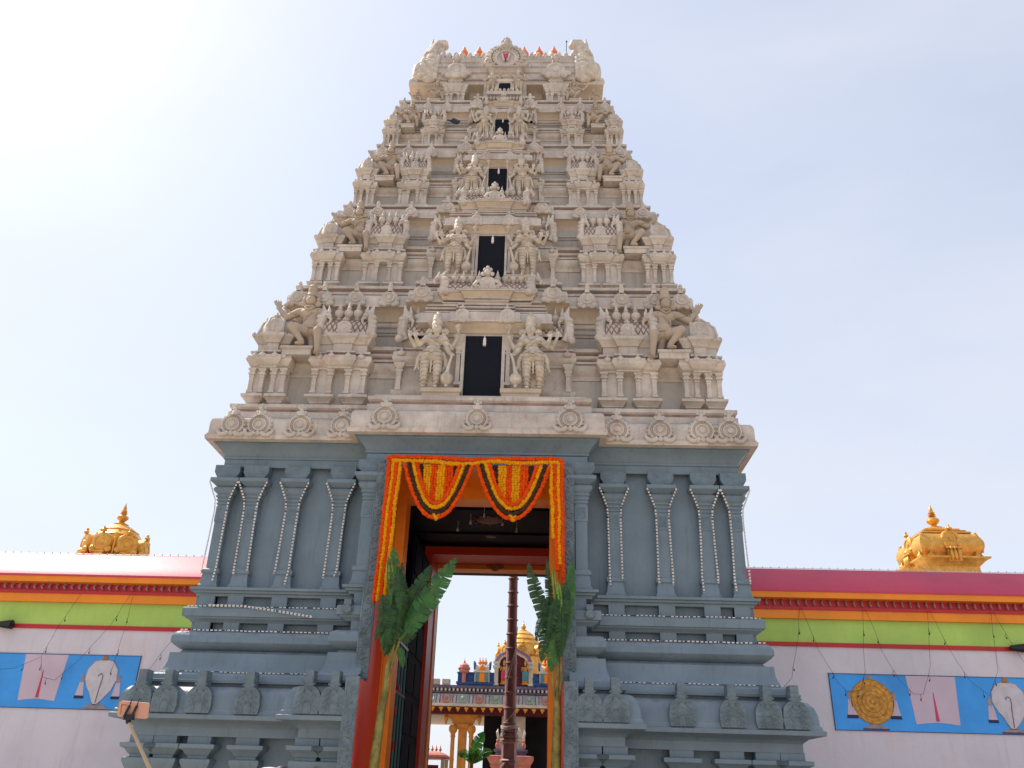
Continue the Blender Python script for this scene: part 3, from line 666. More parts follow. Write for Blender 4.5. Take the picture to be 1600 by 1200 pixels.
# --- top storey with wagon-vault roof
top = MB(); top.mi = 3
top.mold(rect(-2.55, 2.55, 3.95, 2*YC-3.95), [(0,19.4),(0,20.2)], cap=False); top.mi = 2
top.mold(rect(-2.88, 2.88, 3.42, 2*YC-3.42), [(-.33,20.12),(-.30,20.2),(-.2,20.3),(-.05,20.37),(0,20.385)], cap=False); top.mi = 0  # roof soffit, same ochre with the bounce painted in
top.mold(rect(-2.88, 2.88, 3.42, 2*YC-3.42), [(0,20.385),(.0,20.48),(-.03,20.56),(-.1,20.6),(-.2,20.6)])
top.mold(rect(-2.2, 2.2, 3.55, 2*YC-3.55), [(0,20.58),(.05,20.6),(.05,20.64),(0,20.65)])
# vault: ridged profile
a_, b_ = .97, 1.62; prof = []
N = 9
for i in range(N):
    t0 = (pi/2)*i/N; t1 = (pi/2)*(i+1)/N
    for t, o in ((t0, 0), (t0+.01, .05), (t1-.03, .02), (t1-.02, -.01)):
        prof.append((4.4-(a_+o)*cos(t)**.85, 20.55+(b_+o)*sin(t)))
prof = [(p if not isinstance(p, complex) else (4.4, 20.55+b_)) for p in prof]
full = prof+[(8.8-y, z) for y, z in reversed(prof)]
vs = [(-2.2, y, z) for y, z in full]+[(2.2, y, z) for y, z in full]; n = len(full)
top.add(vs, [(i, i+n, i+1+n, i+1) for i in range(n-1)]); top.add(vs, [tuple(range(n))[::-1], tuple(range(n, 2*n))])
for i in range(N):
    t = (pi/2)*(i+.5)/N
    for k in range(44):
        x = -2.15+.1*k+(.05 if i % 2 else 0)
        if i in (1,2,3,4,6): top.ball((x, 4.4-(a_+.02)*cos(t)**.85, 20.55+(b_+.02)*sin(t)-.03), (.042, .05, .07), 6, 4)
for k in range(20):
    x = -2.0+.21*k; t = radians(50); top.ball((x, 4.4-(a_+.10)*cos(t), 20.55+(b_+.06)*sin(t)), (.08, .11, .15), 8, 6)
roof = top.build('roof_storey', [M['cream'], M['panel'], M['ochre'], M['panel']], TW, 35)
for sx in (-1, 1):
    b = MB(); X = lambda v: sx*v
    arc = lambda x, r, a0, a1, n, c=(4.4, 20.55), hz=1.5: [(x, c[0]-r*cos(radians(lerp(a0,a1,i/(n-1)))), c[1]+r*hz*sin(radians(lerp(a0,a1,i/(n-1))))) for i in range(n)]
    for i, p in enumerate(arc(X(2.30), 1.02, 0, 178, 25)): b.ball(p, (.21, .11, .125), 12, 8)
    for i, p in enumerate(arc(X(2.52), 1.04, 4, 165, 19, (4.4,20.55), 1.28)): b.ball(p, (.13, .12, .14), 10, 6)
    for i, p in enumerate(arc(X(2.64), 1.0, 6, 90, 10, (4.4,20.55), 1.05)): b.ball(p, (.05, .07, .09), 8, 6)
    b.tube(arc(X(2.10), 1.03, 0, 150, 16), .07, 8)
    b.mold([(X(2.2) if sx > 0 else X(2.5), 4.4+1.0), (X(2.2) if sx > 0 else X(2.5), 3.45), (X(2.5) if sx > 0 else X(2.2), 3.45), (X(2.5) if sx > 0 else X(2.2), 5.4)], [(0,20.5),(-.1,21.2),(-.45,21.9)], True)
    b.ball((X(2.66), 3.52, 20.90), (.17, .20, .36), 12, 8); b.ball((X(2.80), 3.6, 20.64), (.14, .16, .10), 8, 6)
    b.tube([(X(2.40),4.0,21.9),(X(2.28),4.1,22.3),(X(2.16),4.1,22.52),(X(2.02),4.05,22.50),(X(1.96),4.0,22.35)], [.26,.24,.20,.15,.09], 10)
    b.tube([(X(2.15),4.1,22.3),(X(2.0),4.0,22.0),(X(1.85),3.95,21.85)], [.16,.10,.05], 8)
    b.tube([(X(2.40),4.2,22.3),(X(2.44),4.2,22.62),(X(2.42),4.2,22.90)], [.13,.07,.012], 8)
    b.tube([(X(1.85),4.0,21.85),(X(1.75),3.95,21.75)],[.1,.05],6)
    me = voxel(b, 'end_gable', M['statue'], .014, 1)
    put(me, 'end_gable', roof, (0, 0, -20.5*.10), (1, 1, 1.10))
    # pavilions of the top storey
    b = MB(); b.T = Matrix.Translation((sx*1.47, 3.25, 19.5)) @ Matrix.Diagonal((.66, .66, .68, 1))
    b.mold(rect(-.42,.42,.1,.8), [(.0,0),(.0,.04),(.07,.05),(.07,.10),(0,.11)])
    for s in (-1, 1):
        x0, x1 = sorted((s*.10, s*.42)); b.mold(rect(x0,x1,.14,.8), [(0,.1),(0,.6)])
        for x in (x0+.05, x1-.05): b.mold(rect(x-.04,x+.04,.09,.3), [(0,.1),(0,.48),(.03,.5),(.03,.6)])
    b.mi = 1; b.box(-.12,.12,.2,.3,.1,.6); b.mi = 0
    b.mold([(-.42,.8),(-.42,.10),(-.2,.10),(-.2,.06),(.2,.06),(.2,.10),(.42,.10),(.42,.8)], [(0,.60),(0,.66),(.05,.70),(.05,.76),(.10,.82),(.10,.88),(.16,.95),(.16,1.02),(.10,1.05),(.04,1.22),(-.06,1.26)])
    for x in (-.28,-.1,.1,.28): b.ball((x,-.02,1.22),(.05,.05,.05),6,4)
    b.mold(rect(-.26,.26,.14,.8), [(0,1.2),(0,1.44),(.08,1.5),(.08,1.55),(0,1.56)])
    kudu(b, 0, .02, 1.92, .46); 
    for s in (-1, 1): b.ball((s*.50,.06,1.78),(.2,.1,.14),8,5)
    b.ball((0,-.05,2.5),(.14,.1,.14)); b.ball((0,-.05,2.70),(.08,.07,.12)); 
    for s in (-1,1): b.ball((s*.14,-.05,2.58),(.08,.07,.1),6,4)
    b.build('top_pavilion', [M['cream'], M['panel']], roof, 40)
# centre gable
b = MB(); b.T = Matrix.Translation((0, 3.0, 0))
b.mold(rect(-.62,.62,.15,1.0), [(0,19.4),(0,20.15)], cap=False)
for s in (-1, 1): b.mold(rect(s*.2-.03,s*.2+.03,-.02,.2), [(0,19.6),(0,19.95),(.02,19.97),(.02,20.0)])
b.mold(rect(-.42,.42,.0,1.0), [(0,20.0),(.03,20.03),(.05,20.08),(.05,20.12),(0,20.13),(0,20.2),(.05,20.22),(.05,20.26),(0,20.27),(0,20.36),(.05,20.40),(.05,20.43),(0,20.44)])
b.mold(rect(-.46,.46,-.02,1.0), [(0,20.44),(.0,20.5),(.04,20.56),(.08,20.58),(.08,20.62),(0,20.63)])
b.mi = 0
b.lathe([(.0,-.05),(.24,-.05),(.26,-.10),(.36,-.10),(.38,-.05),(.48,-.03),(.50,.05),(.50,.5)][::-1], 24, (0,.05,20.98), 'Y')
for i in range(17):
    a = radians(-35+250*i/16); b.tube([(.42*cos(a), -.02, 20.98+.40*sin(a)), (.55*cos(a), .0, 20.98+.53*sin(a)), (.64*cos(a+.12), .03, 20.98+.60*sin(a+.12))], [.075,.065,.02], 8)
    b.ball((.37*cos(a), -.04, 20.98+.36*sin(a)), (.05, .05, .05), 6, 4)
for s in (-1, 1): b.tube([(s*.3,.0,20.68),(s*.5,.0,20.66),(s*.62,.0,20.76),(s*.60,.0,20.88)],[.1,.1,.07,.04],8)
b.ball((0,-.02,21.45),(.17,.14,.12)); b.ball((0,-.04,21.58),(.09,.1,.12)); b.ball((0,-.02,21.74),(.06,.06,.1))
for s in (-1, 1): b.ball((s*.14,-.04,21.40),.08,8,5); b.ball((s*.11,-.03,21.60),(.06,.06,.09),8,5); b.ball((s*.07,-.03,21.70),(.05,.05,.08),8,5); b.ball((s*.04,-.12,21.5),.025,6,4)
for x in (-.36,-.24,-.12,0,.12,.24,.36): b.ball((x,-.1,19.62),(.05,.05,.08),8,5)
b.box(-.5,.5,-.14,.2,19.45,19.57)
b.mi = 1; b.box(-.15,.15,-.03,.4,19.6,19.98)
cg = b.build('centre_gable', [M['cream'], M['black']], roof, 40)
b = MB(); b.T = Matrix.Translation((0, 2.90, 20.95)) @ Matrix.Diagonal((1.35, 1, 1.0, 1))
for s in (-1, 1): b.prism([(s*.10,.16),(s*.06,-.10),(s*.02,-.14),(s*.02,-.09),(s*.035,-.06),(s*.06,.16)][::(1 if s < 0 else -1)], 0, .08)
b.mi = 1; b.prism([(-.02,-.08),(.02,-.08),(.04,.06),(.07,.14),(.0,.11),(-.07,.14),(-.04,.06)], -.01, .08)
b.build('forehead_mark_emblem', [M['mwhite'], M['mred']], cg)
b = MB(); b.lathe([(.12,-.5),(.13,-.1),(.17,-.06),(.20,.0),(.20,.08),(.12,.15),(.10,.18),(.13,.22),(.155,.27),(.16,.33),(.13,.40),(.09,.48),(.05,.58),(.01,.70)], 14)
FIN = b.mesh('roof_finial', M['copper'], 50)
for i in range(7): put(FIN, 'roof_finial', roof, (-1.425+.475*i, 4.4, 22.32))

# ------------------------------------------------------------------ statues
def hand(b, c, d, up, s=1.0, spread=1.0):
    """open hand: palm at c, fingers towards `up`, thumb towards side d"""
    c = Vector(c); up = Vector(up).normalized(); d = Vector(d).normalized()
    b.ball(c, (.022*s, .014*s, .024*s), 8, 6)
    for k in range(4):
        o = (k-1.5)*.011*s; L = (.040, .046, .044, .034)[k]*s
        p = c+up*.016*s+d*o
        b.cap_(p, p+up*L*.6+d*o*.5*spread, .0062*s, .0055*s, 6); q = p+up*L*.6+d*o*.5*spread
        b.cap_(q, q+up*L*.4+Vector((0,-.008*s,0)), .0055*s, .0045*s, 6)
    p = c-d*.018*s; b.cap_(p, p-d*.018*s+up*.020*s, .0075*s, .0055*s, 6)
def guardian_meshes():
    b = MB(); V = .0095
    # legs and hips
    for (hx, kx, ax) in ((-.065, -.075, -.072), (.065, .070, .062)):
        b.cap_((hx, 0, .42), (kx, -.02, .23), .066, .049); b.cap_((kx, -.02, .23), (ax, 0, .045), .049, .028)
        b.ball((ax, -.035, .015), (.03, .06, .022)); 
        for t in range(5): b.ball((ax+(t-2)*.011, -.088+abs(t-2)*.004, .010), .009, 6, 4)
    b.ball((0, 0, .43), (.125, .085, .075)); b.ball((.005, -.02, .50), (.082, .068, .055)); b.ball((.012, 0, .55), (.070, .055, .06))
    b.ball((.02, 0, .61), (.105, .068, .065)); b.ball((-.03,-.045,.62),(.045,.03,.035)); b.ball((.07,-.045,.62),(.045,.03,.035))
    b.cap_((-.075, .0, .655), (.115, 0, .655), .042, .042); b.cap_((.025, 0, .66), (.033, -.005, .72), .032, .030)
    # head
    b.ball((.035, -.012, .775), (.060, .060, .070), 14, 10); b.ball((.035, -.035, .742), (.036, .034, .028))
    b.cap_((.035, -.066, .785), (.035, -.078, .765), .007, .011, 8); b.ball((.035,-.062,.745),(.018,.012,.006))
    for e in (-.022, .022): b.ball((.035+e, -.060, .787), (.013, .009, .007)); b.ball((.035+e,-.060,.803),(.016,.008,.004))
    # viewer-right arms
    b.cap_((.125, 0, .65), (.165, -.02, .50), .040, .033); b.cap_((.165, -.02, .50), (.215, -.08, .405), .032, .020)
    b.ball((.235, -.09, .392), (.024, .02, .016)); 
    for k in range(4): b.cap_((.24, -.105+k*.011, .395), (.262, -.105+k*.011, .388), .006, .005, 6)
    b.cap_((.215,-.1,.40),(.232,-.112,.385),.007,.006,6)
    b.cap_((.12, .02, .64), (.205, .03, .545), .034, .030); b.cap_((.205, .03, .545), (.262, -.02, .63), .028, .019); hand(b, (.272, -.03, .66), (1,0,0), (.1,-.1,1), .95)
    # viewer-left arms
    b.cap_((-.08, 0, .65), (-.150, -.03, .55), .040, .032); b.cap_((-.150, -.03, .55), (-.180, -.10, .605), .030, .021); hand(b, (-.185, -.11, .63), (-1,0,0), (-.1,-.2,1), 1.15)
    b.cap_((-.08, .02, .64), (-.20, .02, .56), .034, .030); b.cap_((-.20, .02, .56), (-.255, -.03, .64), .028, .019); hand(b, (-.262, -.04, .67), (-1,0,0), (-.15,-.1,1), 1.1)
    # cloth behind legs
    b.prism([(-.115,.03),(.105,.03),(.13,.40),(-.135,.40)], .02, .05)
    body = voxel(b, 'body', M['statue'], V, 1)
    b = MB()
    b.lathe([(.064,.812),(.066,.83),(.060,.84),(.058,.88),(.062,.885),(.058,.90),(.052,.93),(.046,.955),(.050,.96),(.030,.975),(.022,.985),(.02,1.0),(.0,1.015)], 14, (.035, .0, 0))
    for s in (-1, 1):
        b.lathe([(.0,-.02),(.022,-.018),(.03,0),(.044,.005),(.046,.02),(.0,.03)],12,(.035+s*.085,.01,.755),'Y'); b.ball((.035+s*.062,-.01,.745),(.018,.02,.026))
        b.ball((.035+s*.075,.0,.70),(.028,.02,.03))
    crown = b.mesh('crown', M['statue'], 40)
    b = MB()
    for (kx, lo, hi, r0, r1) in ((-.074, .06, .40, .036, .072), (.066, .06, .40, .036, .070)):
        for i in range(8):
            t = i/7; z = lerp(lo, hi, t); r = lerp(r0, r1, t)+.003
            b.tube([(kx+r*cos(a*pi/8), -.012+r*.95*sin(a*pi/8), z+.008*cos(a*pi/8)) for a in range(17)], .0056, 5)
    for z, rx, ry in ((.475, .112, .080), (.46, .118, .086), (.585, .10, .072)):
        b.tube([(rx*cos(a*pi/10), ry*sin(a*pi/10), z-.012*abs(cos(a*pi/10))**3*0) for a in range(21)], .008, 5)
    b.tube([(-.03,-.055,.66),(-.02,-.075,.635),(.02,-.085,.62),(.06,-.075,.635),(.07,-.055,.66)], .008, 5)
    b.tube([(-.07,-.04,.66),(-.03,-.082,.60),(.03,-.085,.55),(.09,-.06,.50)], .006, 5)
    b.ball((.0,-.088,.455),(.03,.016,.03)); b.tube([(-.04,-.07,.43),(0,-.09,.40),(.04,-.07,.43)], .012, 6)
    b.prism([(-.010,.20),(.004,.20),(.012,.42),(-.014,.42)],-.045,-.02)
    for s in (-1, 1):
        b.tube([(s*.115,-.01,.45),(s*.150,-.01,.38),(s*.158,-.01,.30),(s*.185,-.01,.235)], [.03,.025,.022,.006], 8)
        b.tube([(s*.13,-.0,.44),(s*.15,-.01,.33),(s*.135,-.01,.24)], [.02,.018,.006], 6)
    for c, r in (((.138,-.008,.61),.042),((.155,-.015,.54),.038),((-.11,-.01,.61),.042),((.205,-.068,.425),.024)):
        b.tube([(c[0]+r*cos(a*pi/6), c[1]+r*sin(a*pi/6), c[2]) for a in range(13)], .006, 5)
    garm = b.mesh('garment', M['statue'], 60)
    b = MB()
    b.tube([(.238,-.10,.41),(.225,-.10,.36),(.205,-.09,.28),(.190,-.08,.19)], [.012,.013,.016,.020], 8)
    b.lathe([(.012,0),(.02,.012),(.02,.03),(.045,.045),(.062,.075),(.066,.10),(.066,.108),(.070,.11),(.070,.12),(.062,.125),(.055,.145),(.03,.17),(.02,.2)], 14, (.185, -.08, .0))
    mace = b.mesh('mace', M['statue'], 50)
    b = MB(); b.lathe([(.010,.0),(.014,.03),(.03,.045),(.045,.06),(.036,.07),(.042,.085),(.02,.10),(.02,.11),(.0,.12)], 10, (.276, -.035, .71))
    lot = b.mesh('lotus_emblem', M['statue'], 50)
    return body, crown, garm, mace, lot
GM = guardian_meshes()
ordn = ['lowest', 'second', 'third', 'fourth', 'small topmost']
def guardian(x, y, z, H, sx, lab):
    r = empty('guardian_statue', (x, y, z), 0, (H*sx*1.03, H*1.05, H))
    tag(r, lab, 'statue', 'guardian statues beside the tower doorways')
    for me, nm in zip(GM, ('body', 'crown', 'garment', 'mace', 'lotus_emblem')): put(me, nm, r)
    return r
gspec = [(1.01, -.18, 8.65, 1.76), (.83, .74, 11.91, 1.61), (.64, 1.70, 14.82, 1.42), (.49, 2.52, 17.47, 1.18), (.40, 2.97, 19.58, .92)]
for i, (x, y, z, H) in enumerate(gspec):
    for sx in (1, -1):
        guardian(-x*sx, y, z, H, sx, 'crowned guardian statue with mace at the %s of the %s tower doorway' % ('left' if sx > 0 else 'right', ordn[i]))
def crouch_meshes():
    b = MB()
    b.ball((.02,-.02,.845),(.062,.066,.075),14,10); b.ball((.02,-.045,.80),(.042,.04,.03))
    b.cap_((.022,-.082,.86),(.022,-.096,.838),.008,.012,8); b.cap_((-.01,-.075,.822),(.052,-.075,.822),.008,.008,8); b.ball((.022,-.07,.808),(.02,.014,.007))
    for e in (-.025,.025): b.ball((.022+e,-.07,.862),(.014,.01,.008)); b.ball((.022+e,-.072,.88),(.018,.008,.005))
    b.cap_((.02,0,.74),(.02,-.005,.80),.036,.034)
    b.cap_((-.10,0,.69),(.12,0,.69),.050,.050); b.ball((.01,-.01,.64),(.125,.08,.08)); b.ball((-.04,-.055,.655),(.055,.035,.04)); b.ball((.06,-.055,.655),(.055,.035,.04))
    b.ball((-.02,-.01,.55),(.095,.075,.08)); b.ball((-.035,-.04,.47),(.11,.09,.075)); b.ball((-.06,-.0,.39),(.13,.10,.075))
    # viewer-left arm, braced on hip side
    b.cap_((-.135,0,.68),(-.19,.0,.56),.050,.040); b.cap_((-.19,0,.56),(-.205,.0,.42),.038,.026); b.ball((-.205,-.01,.39),(.03,.03,.03))
    for k in range(4): b.cap_((-.225+.013*k,-.02,.38),(-.225+.013*k,-.03,.345),.008,.007,6)
    # viewer-right arm raised to the eave
    b.cap_((.155,0,.68),(.285,-.04,.575),.052,.042); b.cap_((.285,-.04,.575),(.375,-.06,.68),.040,.028); hand(b,(.395,-.06,.715),(1,0,0),(.3,0,1),1.7)
    # viewer-left leg hanging
    b.cap_((-.12,-.02,.37),(-.165,-.17,.33),.075,.055); b.cap_((-.165,-.17,.33),(-.19,-.16,.06),.052,.034); b.ball((-.195,-.19,.02),(.035,.07,.025))
    # viewer-right leg folded, knee up
    b.cap_((.0,-.02,.38),(.165,-.15,.40),.075,.056); b.cap_((.165,-.15,.40),(.02,-.13,.20),.052,.034); b.ball((.04,-.15,.165),(.065,.045,.025))
    b.cap_((-.05,0,.33),(-.07,0,.18),.05,.04)
    body = voxel(b,'body',M['tan'],.0105,1)
    b = MB(); b.lathe([(.066,.895),(.07,.91),(.062,.925),(.056,.96),(.060,.97),(.057,1.0),(.052,1.03),(.055,1.035),(.045,1.055),(.02,1.07),(.018,1.085),(.0,1.09)],14,(.015,-.01,0))
    for s in (-1,1): b.lathe([(.02,-.02),(.04,-.01),(.042,.02),(.0,.03)],12,(.02+s*.085,.0,.80),'Y'); b.ball((.02+s*.085,.0,.86),(.03,.03,.045))
    cr = b.mesh('crown',M['tan'],40)
    b = MB()
    b.tube([(-.05,-.05,.735),(-.04,-.09,.70),(.01,-.10,.66),(.06,-.09,.70),(.07,-.05,.735)],.010,6); b.tube([(-.03,-.05,.745),(.02,-.075,.72),(.06,-.05,.745)],.012,6)
    b.tube([(-.09,-.05,.70),(-.02,-.10,.62),(.05,-.09,.56),(.06,-.06,.50)],.009,6)
    for c,r in (((-.165,0,.62),.048),((.215,-.02,.632),.05)): b.tube([(c[0]+r*cos(a*pi/6),c[1]+r*sin(a*pi/6),c[2]+.2*r*cos(a*pi/6)) for a in range(13)],.008,5)
    b.tube([(-.06+.125*cos(a*pi/8),-.01+.10*sin(a*pi/8),.42+.02*cos(a*pi/8)) for a in range(17)],.012,6)
    b.tube([(-.13,-.03,.36),(-.15,-.10,.35)],[.082,.078],10); b.tube([(.02,-.04,.385),(.09,-.09,.395)],[.082,.072],10)
    ga = b.mesh('garment',M['tan'],60)
    b = MB(); b.mold(rect(-.11,.24,-.14,.15),[(0,.02),(0,.09),(.02,.10),(.02,.13)]); le = b.mesh('seat_ledge',M['cream'])
    return body, cr, ga, le
CM = crouch_meshes()
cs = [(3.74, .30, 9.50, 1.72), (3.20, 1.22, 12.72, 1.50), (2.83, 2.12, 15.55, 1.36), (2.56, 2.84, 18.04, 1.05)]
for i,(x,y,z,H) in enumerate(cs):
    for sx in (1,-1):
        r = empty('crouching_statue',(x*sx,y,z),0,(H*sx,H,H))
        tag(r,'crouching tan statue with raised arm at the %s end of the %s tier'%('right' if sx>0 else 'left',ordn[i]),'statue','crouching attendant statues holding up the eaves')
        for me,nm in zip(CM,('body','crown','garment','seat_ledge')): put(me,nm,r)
for sx in (1,-1):
    for x,H,lab in ((1.98,.98,'larger'),(2.55,.62,'smaller outermost')):
        r = empty('crouching_statue',(x*sx,3.30,19.45),0,(H*sx,H,H*.95))
        tag(r,'%s of the two crouching statues under the %s end of the top roof'%(lab,'right' if sx>0 else 'left'),'statue','crouching attendant statues holding up the eaves')
        for me,nm in zip(CM,('body','crown','garment','seat_ledge')): put(me,nm,r)

# ------------------------------------------------------------------ pigeons, rod
def pigeon(loc, rz, s, lab):
    b = MB(); b.ball((0,0,.08),(.12,.06,.06)); b.ball((.10,0,.14),(.04,.035,.04)); b.cap_((.08,0,.10),(.10,0,.14),.04,.03); b.cap_((-.08,0,.07),(-.22,0,.04),.035,.015); b.cap_((.13,0,.14),(.16,0,.135),.01,.005)
    for s_ in (-1,1): b.ball((-.02,s_*.05,.09),(.11,.02,.045)); b.cap_((.0,s_*.02,.04),(.0,s_*.02,.0),.008,.008,6)
    o = put(voxel(b,'pigeon',M['pigeon'],.008,2),'pigeon',None,loc,(s,s,s),(0,0,rz)); tag(o,lab,'bird','pigeons on the tower')
pigeon((-1.13,1.42,16.98),.5,1.0,'dark pigeon perched on the ledge left of the fourth doorway')
pigeon((4.02,.42,10.02),2.6,1.1,'blue grey pigeon tucked beside the crouching statue at the lower right')
b = MB(); b.tube([(0,0,0),(.02,0,1.0)],.012,6); b.ball((.02,0,1.02),.03,8,5); b.lathe([(.05,0),(.05,.03),(.012,.04)],10)
tag(b.build('lightning_rod',M['blackp'],None,35,(1.80,4.3,22.1)),'thin dark lightning rod standing on the tower roof beside the right end gable','rod')

# ------------------------------------------------------------------ boundary walls
WY = 2.0
def curve_outline(pts): return pts
for sx, side in ((-1, 'left'), (1, 'right')):
    W = empty('boundary_wall', (sx*5.3, WY, 0))
    tag(W, 'painted boundary wall with pink coping and lime band running off to the %s of the tower' % side, 'wall', 'boundary walls beside the tower')
    W.location = (0, 0, 0)
    def bx(name, mt, x0, x1, y0, y1, z0, z1):
        b = MB(); b.box(min(sx*x0, sx*x1), max(sx*x0, sx*x1), y0, y1, z0, z1); return b.build(name, mt, W)
    X0, X1 = 5.0, 27.0
    bx('wall_body', M['lilac'], X0, X1, WY, WY+.6, 0, 4.285)
    bx('maroon_band', M['dred'], X0, X1, WY-.03, WY+.6, 4.285, 4.365)
    bx('lime_band', M['lime'], X0, X1, WY-.01, WY+.6, 4.365, 4.80)
    bx('orange_band', M['orange'], X0, X1, WY-.10, WY+.6, 4.80, 4.965)
    b = MB(); a, c = sorted((sx*X0, sx*X1))
    b.box(a, c, WY-.06, WY+.6, 4.965, 5.22); b.box(a, c, WY-.13, WY+.5, 4.965, 5.02); b.build('dentil_band', M['dred'], W)
    b = MB(); k = 0; x = X0+.2
    while x < X1:
        b.tube([(sx*x+.018, WY-.07, 5.16), (sx*x, WY-.10, 5.15), (sx*x-.01, WY-.12, 5.10), (sx*x+.012, WY-.10, 5.055)], [.014, .02, .02, .012], 5); x += .155
    d = b.build('scroll_dentils', M['mgrey'], W); 
    b = MB(); b.box(a, c, WY-.26, WY+.3, 5.17, 5.29); b.build('coping_lip', M['orange'], W)
    b = MB(); prof = [(WY-.28, 5.285), (WY-.285, 5.32), (WY-.20, 5.44), (WY+.05, 5.66), (WY+.30, 5.86), (WY+.36, 5.88), (WY+.45, 5.88), (WY+1.0, 5.35), (WY+1.0,5.285)]
    n = len(prof); vs = [(a, y, z) for y, z in prof]+[(c, y, z) for y, z in prof]
    b.add(vs, [(i, i+n, (i+1) % n+n, (i+1) % n)[::-1] for i in range(n)]+[tuple(range(n)), tuple(reversed(range(n, 2*n)))])
    b.build('coping', M['pink'], W, 20)
    # painted mural
    x0, x1 = (6.62, 13.0) if sx < 0 else (6.72, 13.0)
    mu = bx('mural_panel', M['mural'], x0, x1, WY-.012, WY+.02, 2.80, 3.80)
    def flat(name, mt, out, y):
        if sum((out[i][0]*out[(i+1) % len(out)][1]-out[(i+1) % len(out)][0]*out[i][1]) for i in range(len(out))) < 0: out = out[::-1]
        b = MB(); b.prism(out, WY-y, WY-.008); o = b.build(name, mt, mu); return o
    def ln(name, mt, pts, r, y=.02):
        b = MB(); b.tube([(x, WY-y, z) for x, z in pts], r, 6, True, .4); return b.build(name, mt, mu)
    a, c = sorted((sx*x0, sx*x1)); 
    ln('border_line', M['line'], [(a, 3.80), (c, 3.80)], .012, .014); ln('border_line', M['line'], [(a, 2.80), (c, 2.80)], .012, .014)
    ln('border_line', M['line'], [(sx*x0, 2.79), (sx*x0, 3.81)], .014, .014)
    def ell(cx, cz, rx, rz, n=28): return [(cx+rx*cos(2*pi*i/n), cz+rz*sin(2*pi*i/n)) for i in range(n)]
    def patch(cx, wt, wb):
        flat('painted_cloth', M['mpatch'], [(cx-wt, 3.79), (cx-wb, 2.93), (cx-wb*.5, 2.955), (cx, 2.97), (cx+wb*.5, 2.955), (cx+wb, 2.93), (cx+wt, 3.79)], .018)
        flat('red_stroke', M['mred'], [(cx-.004, 3.50), (cx+.008, 3.50), (cx+.036, 2.99), (cx-.030, 2.99)], .022)
    def tassel(cx, cz, s):
        flat('tassel_knot', M['mgrey'], ell(cx, cz, .05*s, .09*s, 12), .019)
        for k in (-1, 0, 1): flat('tassel', M['mpatch'], [(cx+k*.035*s-.012, cz-.08*s), (cx+k*.035*s+.012, cz-.08*s), (cx+k*.06*s+.035*s, cz-.38*s), (cx+k*.06*s-.035*s, cz-.38*s)], .020+.002*k)
        flat('tassel_fringe', M['line'], [(cx-.10*s, cz-.37*s), (cx+.10*s, cz-.37*s), (cx+.11*s, cz-.43*s), (cx-.11*s, cz-.43*s)], .024)
    def stand(cx, s, mt):
        flat('stand', mt, [(cx-.22*s, 2.815), (cx+.22*s, 2.815), (cx+.20*s, 2.87), (cx+.09*s, 2.90), (cx+.05*s, 2.96), (cx-.05*s, 2.96), (cx-.09*s, 2.90), (cx-.20*s, 2.87)], .019)
        flat('stand_foot', M['mpurple'] if sx > 0 else M['mgrey'], [(cx-.24*s, 2.812), (cx+.24*s, 2.812), (cx+.24*s, 2.84), (cx-.24*s, 2.84)], .021)
    def conch(cx):
        lean = .0
        tassel(cx-.36, 3.36, .85); tassel(cx+.36, 3.36, .85); stand(cx, 1.0, M['mgrey'])
        o = [(cx+.02, 2.90), (cx+.10, 2.98), (cx+.24, 3.16), (cx+.31, 3.36), (cx+.29, 3.54), (cx+.18, 3.68), (cx, 3.725), (cx-.18, 3.68), (cx-.29, 3.54), (cx-.31, 3.36), (cx-.24, 3.20), (cx-.16, 3.10), (cx-.12, 3.0), (cx-.06, 2.90)]
        flat('conch_outline', M['mgrey'], [(cx+(x-cx)*1.05, 3.32+(z-3.32)*1.03) for x, z in o], .019); flat('conch', M['mwhite'], o, .022)
        ln('conch_hook', M['mpurple'], [(cx-.06, 3.40), (cx-.05, 3.44), (cx-.01, 3.46), (cx+.03, 3.42), (cx+.03, 3.36), (cx+.01, 3.2), (cx-.0, 3.05), (cx-.01, 2.92)], .013, .024)
        flat('conch_cap', M['mgold2'], [(cx-.07, 3.70), (cx+.07, 3.70), (cx+.03, 3.79), (cx-.03, 3.79)], .024)
        for k in range(6): ln('conch_rib', M['mgrey'], [(cx-.13+.004*k, 2.96+.045*k), (cx-.09, 2.955+.045*k)], .006, .023)
    def disc(cx):
        tassel(cx-.40, 3.42, .95); tassel(cx+.40, 3.42, .95); stand(cx, 1.0, M['mgrey'])
        flat('disc_knob', M['mgrey'], ell(cx, 3.74, .07, .05, 12), .018)
        for i, (r, mt) in enumerate(((.40, 'mgold2'), (.385, 'mgold'), (.29, 'mgold2'), (.275, 'mgold'), (.20, 'mgold2'), (.187, 'mgold'), (.13, 'mgold2'), (.118, 'mgold'), (.05, 'mgold2'), (.035, 'mgold'))):
            flat('disc_ring', M[mt], ell(cx, 3.31, r, r), .020+.0025*i)
    if sx > 0: disc(7.47); patch(8.62, .46, .40); conch(10.0); patch(11.2, .45, .4)
    else: conch(-7.32); patch(-8.50, .43, .36); disc(-9.83); patch(-11.0, .45, .4)
    # spotlight fixed under the maroon band
    xs = -9.46 if sx < 0 else 10.36
    b = MB(); b.T = Matrix.Translation((xs, WY-.10, 4.33)); b.box(-.03, .03, 0, .1, -.03, .03); b.lathe([(.03, -.18), (.05, -.16), (.085, .08), (.09, .14), (.08, .14)], 14, (0, -.02, 0), 'X'); b.ball((.12*1, -.02, 0), (.04, .075, .075))
    tag(b.build('spotlight', M['blackp'], None), 'small dark spotlight fixed to the maroon band of the %s boundary wall' % side, 'lamp', 'wall spotlights')
